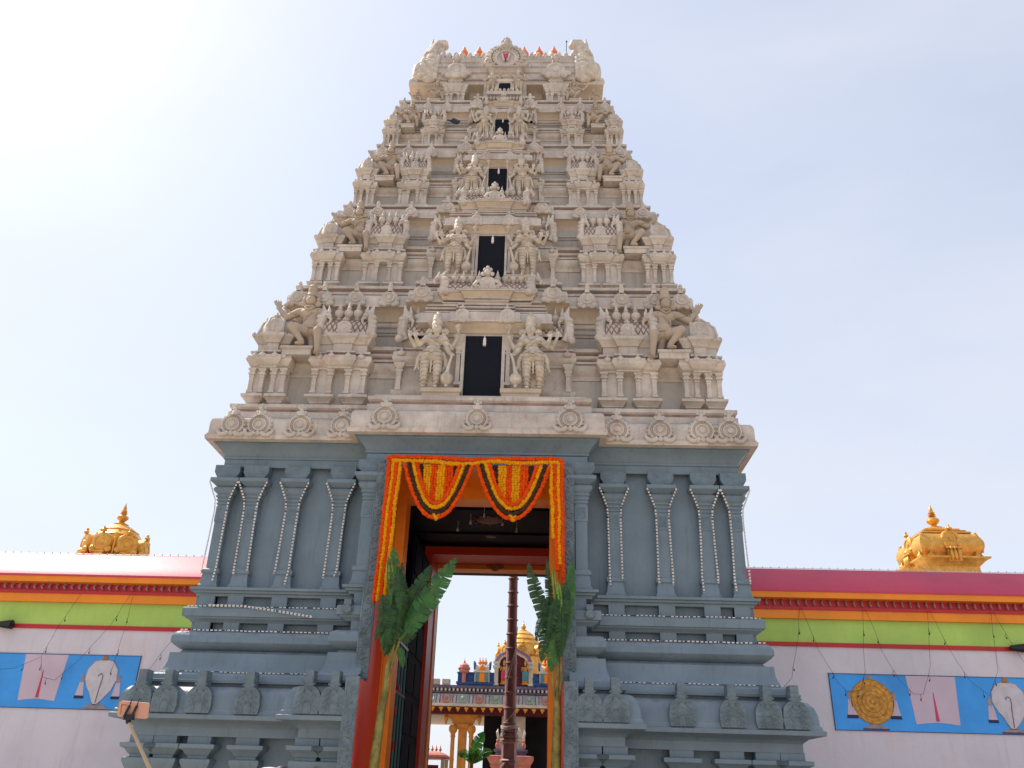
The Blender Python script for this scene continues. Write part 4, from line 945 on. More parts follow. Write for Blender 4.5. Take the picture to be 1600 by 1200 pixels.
    # festoon wires with small bulbs
    wires = ([[(-8.05, 4.95), (-8.35, 4.3), (-8.53, 3.72), (-9.0, 3.5), (-9.5, 3.45), (-9.9, 3.6)], [(-7.05, 4.95), (-7.3, 4.35), (-7.75, 3.7), (-8.15, 3.3), (-8.4, 3.35), (-8.53, 3.72)], [(-6.98, 4.95), (-7.0, 4.3), (-7.06, 3.7), (-7.09, 3.45)], [(-5.9, 4.3), (-6.3, 3.6), (-6.5, 3.3)]]
             if sx < 0 else [[(6.28, 5.0), (6.18, 4.4), (5.97, 3.68), (5.75, 3.45)], [(6.3, 5.0), (6.55, 4.2), (6.85, 3.6), (7.0, 3.45), (7.25, 3.5), (7.36, 3.83), (7.5, 5.0)], [(7.55, 5.0), (7.75, 4.2), (7.98, 3.7), (8.2, 3.45), (8.38, 3.45), (8.6, 3.97), (8.74, 5.0)], [(8.78, 5.0), (9.05, 4.2), (9.3, 3.7), (9.6, 3.45), (9.85, 3.9), (9.95, 5.0)], [(10.0, 5.0), (10.2, 4.4), (10.5, 3.8)]])
    for wi, P in enumerate(wires):
        b = MB(); Q = []
        for i in range(len(P)-1):
            for t in (0, .33, .66): Q.append((lerp(P[i][0], P[i+1][0], t)+random.uniform(-.012, .012), WY-.16, lerp(P[i][1], P[i+1][1], t)))
        Q.append((P[-1][0], WY-.16, P[-1][1])); b.tube(Q, .0032, 4)
        for q in Q[2::3]:
            b.tube([q, (q[0]+random.uniform(-.03, .03), q[1], q[2]-.09)], .004, 4); b.ball((q[0], q[1], q[2]-.10), (.013, .013, .025), 6, 4)
        o = b.build('festoon_wire', M['wire'], None)
        tag(o, 'thin drooping bulb wire, number %s from the tower, on the %s boundary wall' % (('one', 'two', 'three', 'four', 'five')[wi if sx > 0 else [3, 1, 0, 2].index(wi) if wi < 4 else wi], side), 'wire', 'festoon wires on the boundary walls')
    b = MB(); x = X0+.1
    b.tube([(sx*X0, WY+.36, 5.895), (sx*X1, WY+.36, 5.895)], .006, 4)
    while x < X1: b.lathe([(.009, 0), (.012, .02), (.004, .04)], 5, (sx*x, WY+.36, 5.89)); x += .17
    tag(b.build('light_string', M['white'], None), 'row of tiny bulbs strung along the ridge of the %s boundary wall coping' % side, 'string lights', 'strings of small lamps')

# ------------------------------------------------------------------ golden shrine towers behind the walls
def golden(cx, cy, z0, s, sides, lab):
    r = empty('golden_shrine', (cx, cy, 0)); tag(r, lab, 'shrine', 'golden shrine towers beyond the walls')
    b = MB()
    b.mold([(-1.3, 1.3), (-1.3, -1.3), (1.3, -1.3), (1.3, 1.3)], [(0, 0), (0, z0-1.2), (.25, z0-1.1), (.25, z0-1.0), (-.3, z0-.8), (-.62, z0-.7), (-.62, z0-.2)], True)
    b.build('shrine_body', M['tcream'], r)
    b = MB(); b.T = Matrix.Translation((0, 0, z0)) @ Matrix.Scale(s, 4)
    if sides == 4:
        sq = [(-.72, .72), (-.72, -.72), (.72, -.72), (.72, .72)]
        b.mold(sq, [(-.05, -.3), (-.05, -.05), (.0, 0), (.10, .10), (.18, .13), (.18, .17), (.04, .19), (.0, .22), (.02, .27), (.08, .36), (.11, .47), (.11, .58), (.06, .70), (-.03, .80), (-.10, .85), (-.07, .86), (-.08, .90), (-.17, .93), (-.15, .96), (-.27, 1.0), (-.26, 1.03), (-.40, 1.08), (-.53, 1.14), (-.62, 1.15)], True)
        for k in range(4):
            b.T = Matrix.Translation((0, 0, z0)) @ Matrix.Scale(s, 4) @ Matrix.Rotation(pi/2*k, 4, 'Z')
            kudu(b, .0, -.80, .66, .24); b.mold([(-.17, -.6), (-.17, -.86), (.17, -.86), (.17, -.6)], [(0, .05), (.0, .36), (.05, .38), (.05, .42), (0, .44)])
            for x in (-.1, .0, .1): b.ball((x, -.9, .2), (.05, .05, .14), 8, 6); b.ball((x, -.9, .38), .04, 6, 5)
            for x in (-.6, .6): b.tube([(x-.06, -.78, .3), (x, -.81, .5), (x+.1, -.80, .62), (x+.15, -.79, .58)], .02, 5); b.lathe([(.07,.17),(.08,.22),(.03,.28),(.0,.36)],8,(x,-.8,0))
            b.tube([(-.77, -.77, .3), (-.79, -.79, .55), (-.70, -.70, .84)], .035, 6)
        top_ = 1.13
    else:
        b.lathe([(.9, -.3), (.9, .0), (.98, .05), (.98, .10), (.86, .12), (.80, .3), (.83, .5), (.74, .78), (.70, .80), (.72, .84), (.60, .98), (.56, 1.0), (.58, 1.04), (.42, 1.15), (.22, 1.24), (.1, 1.27)], 8, ph=pi/8)
        for k in range(8):
            b.T = Matrix.Translation((0, 0, z0)) @ Matrix.Scale(s, 4) @ Matrix.Rotation(pi/4*k, 4, 'Z')
            kudu(b, 0, -.92, .50, .30); b.mold([(-.13, -.7), (-.13, -.98), (.13, -.98), (.13, -.7)], [(0, -.1), (0, .16), (.04, .18), (.04, .22), (0, .24)])
            b.tube([(.32, -.78, .2), (.33, -.80, .5), (.29, -.70, .82)], .04, 6); b.lathe([(.06,.0),(.07,.06),(.03,.14),(.0,.2)],8,(.36,-.88,0))
        top_ = 1.25
    b.T = Matrix.Identity(4)
    b.build('golden_dome', M['gold'], r, 40)
    b = MB(); f = lambda pr: [(rr*s, z0+(top_+zz)*s) for rr, zz in pr]
    b.lathe(f([(.20, -.02), (.22, .03), (.10, .08), (.07, .12), (.13, .17), (.17, .22), (.16, .28), (.08, .33), (.06, .35), (.11, .37), (.06, .39), (.105, .42), (.06, .44), (.09, .47), (.05, .49), (.06, .54), (.03, .62), (.0, .74)]), 14)
    b.build('pot_finial', M['gold'] if sides == 4 else M['gold'], r, 40); return r
golden(12.02, 7.85, 7.28, 1.0, 4, 'square golden shrine dome with tall finial rising behind the right boundary wall')
golden(-10.78, 8.0, 6.98, .92, 8, 'rounded golden shrine dome ringed by horseshoe gables rising behind the left boundary wall')

# ------------------------------------------------------------------ inner temple seen through the gateway
TH = empty('inner_temple', (0, 20, 0)); TH.location = (0, 0, 0)
tag(TH, 'painted pillared temple hall with tiled eave seen through the open gateway', 'temple')
def tb(name, mt, fn, ang=35, parent=None):
    b = MB(); fn(b); return b.build(name, mt, parent or TH, ang)
def f(b):
    b.mold(rect(-9, 9, 20.25, 30), [(-.1, 5.06), (.02, 5.08), (.02, 5.13), (-.05, 5.14), (-.05, 5.24), (.04, 5.25), (.08, 5.31), (.08, 5.36), (-.2, 5.37)])
tb('cornice', M['tviolet'], f)
def f(b):
    x = -8.95
    while x < 9: b.box(x, x+.07, 20.14, 20.3, 5.14, 5.24); x += .16
tb('cornice_brackets', M['tcream'], f)
def f(b): b.mold(rect(-9, 9, 20.4, 30), [(.0, 5.10), (.10, 5.06), (.26, 4.98), (.36, 4.86), (.42, 4.72), (.44, 4.66)][::-1]); b.mold(rect(-9, 9, 20.4, 30), [(.30,4.52),(.46, 4.56), (.47, 4.66), (.3, 4.67)])
ea = tb('tiled_eave', M['tcream'], f)
for k in range(-7, 17):
    xk = -2.45+.65*k
    if -8.5 < xk < 8.5:
        b = MB()
        b.tube([(xk-.13, 20.12, 5.0), (xk-.16, 20.0, 4.85), (xk-.12, 19.95, 4.72), (xk, 19.94, 4.69), (xk+.12, 19.95, 4.72), (xk+.16, 20.0, 4.85), (xk+.13, 20.12, 5.0)], .03, 6)
        b.ball((xk, 19.99, 4.86), (.07, .05, .08)); b.ball((xk,19.93,4.70),(.04,.04,.05))
        b.build('eave_medallion', M['tmint'] if k % 2 else M['tpink'], ea)
def fr(b):
    x = -2.45+.325-.65*9
    for k in range(26):
        for d in (-.07, .07): b.tube([(x+d, 20.13, 5.0), (x+d, 20.0, 4.82), (x+d, 19.94, 4.68)], .018, 5)
        x += .65
b = MB(); fr(b); tmp = b
b = MB(); b.mi = 0
b.mold(rect(-9, 9, 20.4, 30), [(.0, 5.10), (.10, 5.06), (.26, 4.98), (.36, 4.86), (.42, 4.72), (.44, 4.66)][::-1]); b.mold(rect(-9, 9, 20.4, 30), [(.30,4.52),(.46, 4.56), (.47, 4.66), (.3, 4.67)])
b.mi = 1; b.add(tmp.v, tmp.f); ea2 = b.mesh('tiled_eave', [M['tcream'], M['tviolet']]); ea.data = ea2
def f(b):
    x = -8.9
    while x < 8.9: b.lathe([(.0, 4.36), (.03, 4.38), (.035, 4.42), (.07, 4.45), (.085, 4.47), (.085, 4.52)], 8, (x, 20.0, 0)); x += .33
tb('eave_pendants', M['yell'], f)
tb('beam', M['maroon'], lambda b: (b.box(-9, 9, 20.5, 21.0, 4.3, 4.9), b.box(-9, 9, 20.5, 30, 4.6, 4.95), b.box(-9,9,20.0,20.6,4.50,4.56)))
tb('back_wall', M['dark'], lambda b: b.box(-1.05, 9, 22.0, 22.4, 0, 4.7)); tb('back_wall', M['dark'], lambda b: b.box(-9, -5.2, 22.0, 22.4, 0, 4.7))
def column(x, main=True):
    b = MB()
    b.mold(rect(x-.16, x+.16, 20.55, 20.87) and [(x-.16, 20.87), (x-.16, 20.55), (x+.16, 20.55), (x+.16, 20.87)], [(0, 0), (0, 3.75), (.02, 3.76), (.06, 3.80), (.06, 3.84), (.10, 3.95)], True)
    b.prism([(x-.30, 3.86), (x+.30, 3.86), (x+.42, 4.0), (x+.46, 4.12), (x+.60, 4.2), (x+.78, 4.24), (x+.78, 4.36), (x-.78, 4.36), (x-.78, 4.24), (x-.60, 4.2), (x-.46, 4.12), (x-.42, 4.0)], 20.52, 20.9)
    for s in (-1, 1):
        cx = x+s*.36
        b.lathe([(.12, 0), (.12, .3), (.085, .34), (.08, 3.45), (.10, 3.47), (.10, 3.52), (.08, 3.54), (.11, 3.62), (.16, 3.68), (.17, 3.75), (.17, 3.82), (.12, 3.9)], 10, (cx, 20.50, 0))
        b.ball((x+s*.66, 20.5, 4.14), (.09, .09, .12)); b.ball((x+s*.66,20.5,4.0),(.05,.05,.08))
    o = b.build('column', M['tbrown'], TH, 35)
for x in (-7.4, -4.9, -1.80, 2.4, 4.9, 7.4): column(x)
tb('white_pier', M['tcream'], lambda b: b.box(-.28, .66, 21.0, 21.5, 0, 4.32))
# roof-top shrines
def f(b):
    for x0, x1 in ((-3.06, -2.76), (-2.65, -2.35), (3.4, 3.7), (3.9, 4.2)): b.box(x0, x1, 20.0, 20.3, 5.36, 5.56)
tb('parapet_block', M['panel'], f) if False else [tb('parapet_block', M['panel'], (lambda x0: lambda b: (b.box(x0, x0+.3, 20.0, 20.3, 5.36, 5.56), b.box(x0+.03, x0+.27, 19.98, 20.0, 5.39, 5.53)))(x)) for x in (-3.06, -2.65, 3.4, 3.9)]
for x0, x1 in ((-2.05, -.58), (.95, 2.4)):
    tb('blue_parapet', M['tblue'], lambda b: (b.box(x0, x1, 20.1, 20.8, 5.36, 5.80), b.box(x0-.05*(x0<0), x1+.05*(x0>0), 20.02, 20.85, 5.40, 5.49), b.box(x0-.03*(x0<0), x1+.02*(x0>0), 20.06, 20.3, 5.80, 5.85)))
for x in (-1.80, 2.15):
    tb('corner_kiosk', M['tpink'], lambda b: (b.lathe([(.08, 5.45), (.08, 5.8), (.20, 5.84), (.22, 5.9), (.16, 5.93), (.21, 6.0), (.19, 6.1), (.10, 6.17), (.03, 6.2), (.05, 6.24), (.02, 6.28), (.0, 6.36)], 10, (x, 20.05, 0)), [b.ball((x+s*.19, 20.0, 5.97), .06) for s in (-1, 1)]))
for x in (-1.08, 1.50):
    tb('barrel_kiosk', M['tcream'], lambda b: (b.box(x-.30, x+.30, 20.0, 20.6, 5.48, 5.86), b.box(x-.33, x+.33, 19.94, 20.6, 5.84, 5.90), barrel(b, x-.27, x+.27, 20.25, .24, 5.9, .27, 10, False)))
    tb('kiosk_gable', M['orange'], lambda b: (kudu(b, x, 19.98, 6.0, .11), b.box(x-.1, x+.1, 19.95, 20.1, 5.5, 5.8), [finial(b, x+d, 20.2, 6.12, .8) for d in (-.12, 0, .12)]))
    tb('kiosk_ear', M['tblue'], lambda b: b.tube([(x-.30, 20.1, 5.95), (x-.31, 20.1, 6.2), (x-.34, 20.1, 6.28)], [.05, .06, .02], 6)); tb('kiosk_ear', M['tblue'], lambda b: b.tube([(x+.30, 20.1, 5.95), (x+.31, 20.1, 6.2), (x+.34, 20.1, 6.28)], [.05, .06, .02], 6))
    for d in (-.2, .2): tb('kiosk_pillar', M['teal'], lambda b: (b.box(x+d-.05, x+d+.05, 19.95, 20.1, 5.48, 5.84)))
# arch with figures
def arc_pts(cx, rx, z0, rz, n=13): return [(cx+rx*cos(pi-pi*i/(n-1)), z0+rz*sin(pi-pi*i/(n-1))) for i in range(n)]
tb('arch_niche', M['maroon'], lambda b: b.prism([(x, z) for x, z in [(.75, 5.4)]+arc_pts(.15, .62, 6.05, .55)[::-1]+[(-.45, 5.4)]], 20.15, 20.6))
for r_, mt in ((.74, 'tviolet'), (.66, 'tpink'), (.60, 'tcream')):
    tb('arch_moulding', M[mt], lambda b: b.tube([(x, 20.12, z+.05*abs(sin(3*pi*i/12))) for i, (x, z) in enumerate(arc_pts(.15, r_, 6.08, r_*.86))], .05, 6))
for x in (-.52, .84): tb('arch_pillar', M['tcream'], lambda b: b.mold([(x-.08, 20.4), (x-.08, 20.05), (x+.08, 20.05), (x+.08, 20.4)], [(.02, 5.38), (.02, 5.45), (0, 5.46), (0, 6.0), (.05, 6.04), (.07, 6.12), (.0, 6.16), (.05, 6.22), (.05, 6.28)]))
figs = ((-.21, 'mred', 'red clad painted figure'), (.63, 'teal', 'green clad painted figure'))
for x, mt, lb in figs:
    tb('painted_figure', [M[mt], M['mgold']], lambda b: (b.cap_((x-.04, 20.02, 5.86), (x-.05, 20.02, 5.56), .085, .06), b.cap_((x+.04, 20.02, 5.86), (x+.05, 20.02, 5.56), .085, .06), setattr(b, 'mi', 1), b.ball((x, 20.02, 5.98), (.08, .06, .12)), b.ball((x, 20.02, 6.17), (.05, .05, .06)), b.lathe([(.05, 6.2), (.045, 6.27), (.0, 6.36)], 8, (x, 20.02, 0)), [b.cap_((x+s*.08, 20.02, 6.05), (x+s*.14, 19.99, 5.93), .025, .02) for s in (-1, 1)], [b.cap_((x+s*.14, 19.99, 5.93), (x+s*.12, 19.95, 6.06), .02, .018) for s in (-1, 1)], b.lathe([(.13, 5.42), (.13, 5.48), (.09, 5.5), (.12, 5.54)], 12, (x, 20.02, 0))))
# golden tower behind the hall
r = empty('golden_shrine', (.45, 24, 0)); tag(r, 'conical golden sanctum tower rising behind the roof of the inner temple', 'shrine', 'golden shrine towers beyond the walls')
b = MB(); b.lathe([(1.5, 0), (1.5, 5.9), (1.7, 6.0), (1.2, 6.1)], 12); b.build('shrine_body', M['tcream'], r)
b = MB(); b.lathe([(1.15, 5.8), (1.15, 6.9), (1.25, 7.0), (1.05, 7.05), (1.0, 7.3), (.82, 7.5), (.84, 7.54), (.66, 7.72), (.68, 7.76), (.45, 7.95), (.46, 7.98), (.28, 8.1), (.12, 8.17)], 16)
for k in range(8):
    b.T = Matrix.Rotation(pi/4*k, 4, 'Z'); kudu(b, 0, -1.1, 7.2, .26); b.tube([(.45, -1.1, 6.2), (.45, -1.12, 6.9)], .12, 6)
    b.ball((.25,-1.15,7.0),(.08,.08,.2))
b.T = Matrix.Identity(4)
b.build('golden_dome', M['gold'], r, 40)
b = MB(); b.lathe([(.14, 8.12), (.16, 8.18), (.06, 8.22), (.11, 8.28), (.12, 8.34), (.05, 8.4), (.07, 8.43), (.03, 8.48), (.0, 8.62)], 12); b.build('pot_finial', M['gold'], r, 40)
# small altar shrine and distant kiosk
r = empty('altar_shrine', (.27, 16, 0)); tag(r, 'small white domed altar shrine with painted figures behind the flagpole', 'shrine')
b = MB(); sqr = lambda a: [(-a, a), (-a, -a), (a, -a), (a, a)]
b.mold(sqr(.62), [(0, 0), (0, 2.3), (.04, 2.34), (.04, 2.42), (.10, 2.5), (.15, 2.6), (.15, 2.66), (0, 2.68)], True); b.build('altar_base', M['tpink'], r)
b = MB(); b.mold(sqr(.50), [(0, 2.67), (0, 2.8), (.06, 2.82), (.06, 2.87), (-.05, 2.88)], True); b.build('altar_step', M['tviolet'], r)
b = MB(); b.mold(sqr(.40), [(0, 2.86), (0, 3.12), (.04, 3.15), (.04, 3.18), (-.05, 3.2), (-.03, 3.32), (-.08, 3.5), (-.2, 3.62), (-.34, 3.68)], True); b.lathe([(.08, 3.66), (.1, 3.72), (.03, 3.78), (.0, 3.86)], 10)
for s in (-1, 1):
    b.tube([(s*.42, -.42, 3.2), (s*.46, -.44, 3.4), (s*.44, -.42, 3.5)], [.05, .05, .01], 6)
b.build('altar_dome', M['tcream'], r)
for s in (-1, 1): b = MB(); b.ball((s*.44, -.5, 2.98), (.07, .06, .11)); b.ball((s*.44, -.5, 3.13), .05); b.build('altar_figure', M['tpink'], r)
r = empty('distant_kiosk', (-4.3, 30.5, 0)); tag(r, 'salmon roofed kiosk far behind the ochre columns at the lower left of the gateway', 'kiosk')
b = MB(); b.box(-1.2, 1.2, -.9, .9, 0, 1.5); b.build('kiosk_base', M['tcream'], r); b = MB(); b.mold(sqr(.95), [(.25, 2.95), (.25, 3.02), (.1, 3.1), (-.1, 3.22), (-.4, 3.3)], True)
for i in range(7): finial(b, -.6+.2*i, 0, 3.28, .8)
b.build('kiosk_roof', M['tpink'], r)
b = MB(); 
for sx in (-1, 1):
    for sy in (-1, 1): b.box(sx*.85-.09, sx*.85+.09, sy*.85-.09, sy*.85+.09, 1.5, 2.95)
b.build('kiosk_pillars', M['tcream'], r); b = MB(); b.box(-.5, .5, .3, .5, 1.5, 2.7); b.build('kiosk_panel', M['maroon'], r)

# ------------------------------------------------------------------ flagpole
FP = empty('temple_flagpole', (.40, 10, 0)); tag(FP, 'tall brown banded metal temple flagpole standing inside the gateway', 'flagpole')
b = MB(); b.lathe([(.20, 2.9), (.17, 3.4), (.145, 5.5), (.125, 7.5), (.11, 10.0), (.10, 11.5)], 16); b.build('shaft', M['bronze'], FP)
b = MB(); z = 3.3
while z < 11.4:
    rr = lerp(.175, .105, (z-3.3)/8); b.lathe([(rr, z-.02), (rr+.018, z-.012), (rr+.024, z), (rr+.018, z+.012), (rr, z+.02)], 16); z += .40
b.build('rings', M['bronze'], FP)
b = MB(); b.lathe([(.34, 0), (.34, 1.9), (.26, 2.0), (.22, 2.25), (.25, 2.3), (.25, 2.36), (.21, 2.4), (.21, 2.78), (.25, 2.82), (.26, 2.88), (.22, 2.92), (.26, 2.96), (.24, 3.02), (.20, 3.06), (.24, 3.1), (.22, 3.18), (.18, 3.22)], 8); b.ball((-.1, -.2, 2.18), (.1, .08, .13)); b.build('pedestal', M['bronze'], FP, 25)
b = MB()
for k in range(3): b.tube([(.235*cos(a*pi/8), .235*sin(a*pi/8), 3.16+.03*k+.02*sin(a)) for a in range(17)], .014, 5)
b.tube([(-.16, -.2, 3.1), (-.17, -.21, 2.95)], .03, 6)
b.tube([(-.12, -.15, 3.3), (.1, -.17, 3.55), (.16, -.1, 3.7)], .012, 5); b.tube([(.16, -.1, 5.4), (.05, -.17, 5.0), (-.1, -.16, 4.6), (-.14, -.12, 4.3)], .012, 5); b.tube([(.16, -.08, 5.9), (.10, -.17, 5.1), (-.08, -.18, 4.4), (-.13, -.13, 4.0)], .010, 5)
b.build('rope', M['rope'], FP)

# ------------------------------------------------------------------ marigold garland on the doorway
GA = empty('flower_garland', (0, -.7, 0)); GA.location = (0, 0, 0)
tag(GA, 'orange and yellow marigold garland with two swags hung around the top of the doorway', 'garland')
def bead():
    b = MB(); b.ball((0,0,0),1,8,5); return b
BV, BF = bead().v, bead().f
def beads(b, pts, r, sp):
    P = [Vector(p) for p in pts]; acc = 0
    for i in range(len(P)-1):
        L = (P[i+1]-P[i]).length; d = P[i+1]-P[i]
        while acc < L:
            q = P[i]+d*(acc/L)+Vector([random.uniform(-.12, .12)*r for _ in range(3)]); s = r*random.uniform(.88, 1.12)
            e = Euler((random.random()*3, random.random()*3, random.random()*3)).to_matrix()
            b.add([tuple(q+e @ Vector((v[0]*s, v[1]*s, v[2]*s*.8))*random.uniform(.82, 1.15)) for v in BV], BF); acc += sp*random.uniform(.9, 1.1)
        acc -= L
def strand(name, mt, pts, r=.044, sp=.047):
    b = MB(); beads(b, pts, r, sp); return b.build(name, M[mt], GA, 60)
GY = -.74
def vert(name, mt, x0, x1, z0, z1, y=GY, r=.043): 
    n = 8; return strand(name, mt, [(lerp(x0, x1, i/n)+.008*sin(i*1.7+x0*9), y+.006*sin(i*2.1), lerp(z0, z1, i/n)) for i in range(n+1)], r)
strand('top_strand', 'mari_o', [(-1.58, GY, 7.0), (-1.5, GY, 7.03), (-.8, GY, 7.02), (-.1, GY, 6.99), (.7, GY, 7.02), (1.45, GY, 7.03), (1.58, GY, 6.99)], .05)
strand('top_strand', 'mari_y', [(-1.46, GY-.02, 6.95), (-.75, GY-.02, 6.94), (-.35, GY-.02, 6.90), (-.05, GY-.02, 6.91), (.35, GY-.02, 6.96), (.8, GY-.02, 6.93), (1.5, GY-.02, 6.96)], .043)
for (x0, x1, mt, z1) in ((-1.55, -1.585, 'mari_o', 4.42), (-1.48, -1.535, 'mari_y', 4.44), (-1.42, -1.475, 'mari_o', 4.44), (-1.355, -1.425, 'mari_y', 4.46)): vert('side_strand', mt, x0, x1, 6.95, z1)
for (x0, x1, mt, z1) in ((1.37, 1.43, 'mari_y', 5.55), (1.44, 1.50, 'mari_o', 5.0), (1.505, 1.54, 'mari_y', 5.1), (1.57, 1.60, 'mari_o', 4.6)): vert('side_strand', mt, x0, x1, 6.95, z1)
vert('side_strand', 'mari_o', -1.545, -1.565, 6.95, 4.6, GY+.04)
for cx, hw in ((-.655, .615), (.70, .655)):
    def swag(hw_, low, mt, r=.043, top=6.9, y=GY):
        n = 26; strand('swag_strand', mt, [(cx+hw_*t, y-.01, low+(top-low)*abs(t)**2.15) for t in [-1+2*i/n for i in range(n+1)]], r)
    swag(hw, 5.90, 'mari_o'); swag(hw-.078, 5.985, 'mari_d', .042); swag(hw-.155, 6.08, 'mari_y', .044); swag(hw-.225, 6.16, 'mari_o', .044)
    strand('drop_cluster', 'mari_y', [(cx-.04, GY, 5.97), (cx, GY-.03, 5.93), (cx+.02, GY-.02, 5.86), (cx+.06, GY, 5.96)], .035, .04)
    cols = ['mari_d']*2+['mari_y']*3+['mari_o']*2+['mari_y']*3+['mari_o']*3+['mari_d']*2
    for i, mt in enumerate(cols):
        x = cx-.37+.74*(i+.5)/len(cols); t = (x-cx)/(hw-.225); z1 = 6.19+(6.9-6.19)*abs(t)**2.15
        vert('hanging_strand', mt, x, x, 6.88, min(z1, 6.8), GY+.03, .036 if mt != 'mari_d' else .032)

# ------------------------------------------------------------------ banana plants tied to the door jambs
def leaf(b, base, ctrl, tip, w_, nrm, tears=.5, fold=.25, n=46, seed=0, wpow=1.0):
    rnd = random.Random(seed); B, Cc, T_ = Vector(base), Vector(ctrl), Vector(tip); N_ = Vector(nrm).normalized()
    P = [B*(1-t)**2+Cc*2*t*(1-t)+T_*t*t for t in [i/n for i in range(n+1)]]
    b.mi = 1; b.tube(P, [lerp(.022, .005, i/n) for i in range(n+1)], 5); b.mi = 0
    for s in (-1, 1):
        group = 0; ang = 0; gap = 0
        for i in range(n):
            if group <= 0: group = rnd.randint(1, 6) if tears > .3 else rnd.randint(4, 12); ang = rnd.uniform(-.25, .35)*tears; 
            group -= 1
            t0, t1 = i/n, (i+1)/n
            d = (P[i+1]-P[i]).normalized(); side = d.cross(N_).normalized()*s
            wf = lambda t: w_*(max(0, sin(pi*min(1, t*.97+.03)))**.45)*(1 if t < .8 else 1-.35*(t-.8)/.2)
            sh = d*(.30*w_)
            def edge(t, p, k):
                ww = wf(t)*(1+.05*rnd.uniform(-1, 1)); dn = -N_*(fold+ang)*ww*.6
                m_ = p+side*ww*.55+sh*.4-N_*0+dn*.35; e_ = p+side*ww+sh+dn+Vector((0, 0, -.10*ww*abs(ang)*4))
                return m_, e_
            m0, e0 = edge(t0, P[i], 0); m1, e1 = edge(t1, P[i+1], 1)
            if group == 0 and tears > .2: e1 = e0.lerp(e1, .25)-N_*.02; m1 = m0.lerp(m1, .7)
            b.add([tuple(P[i]), tuple(P[i+1]), tuple(m1), tuple(m0), tuple(e1), tuple(e0)], [(0, 1, 2, 3), (3, 2, 4, 5)])
def plant(sx, lab, spec, stem, petioles):
    r = empty('banana_plant', (stem[0][0], stem[0][1], 0)); tag(r, lab, 'banana plant', 'banana plants tied to the doorway'); r.location = (0, 0, 0)
    b = MB(); b.tube(stem, [.085, .078, .066, .052][:len(stem)], 12); b.build('stem', M['stem'], r)
    for P in petioles: b = MB(); b.tube(P, [.026, .024, .018][:len(P)], 8); b.build('leaf_stalk', M['stem'], r)
    b = MB(); z = stem[1][2]
    for k in range(4): b.tube([(stem[1][0]+.1*cos(a*pi/6), stem[1][1]+.1*sin(a*pi/6), z-.35+.03*k+.01*sin(a)) for a in range(13)], .012, 5)
    b.build('binding_rope', M['tpink'], r)
    for i, (mt, a) in enumerate(spec): b = MB(); leaf(b, **a, seed=i*7+int(sx*3)+11); b.build('leaf', [M[mt], M['rib'] if mt != 'leafd' else M['leafd']], r, 60)
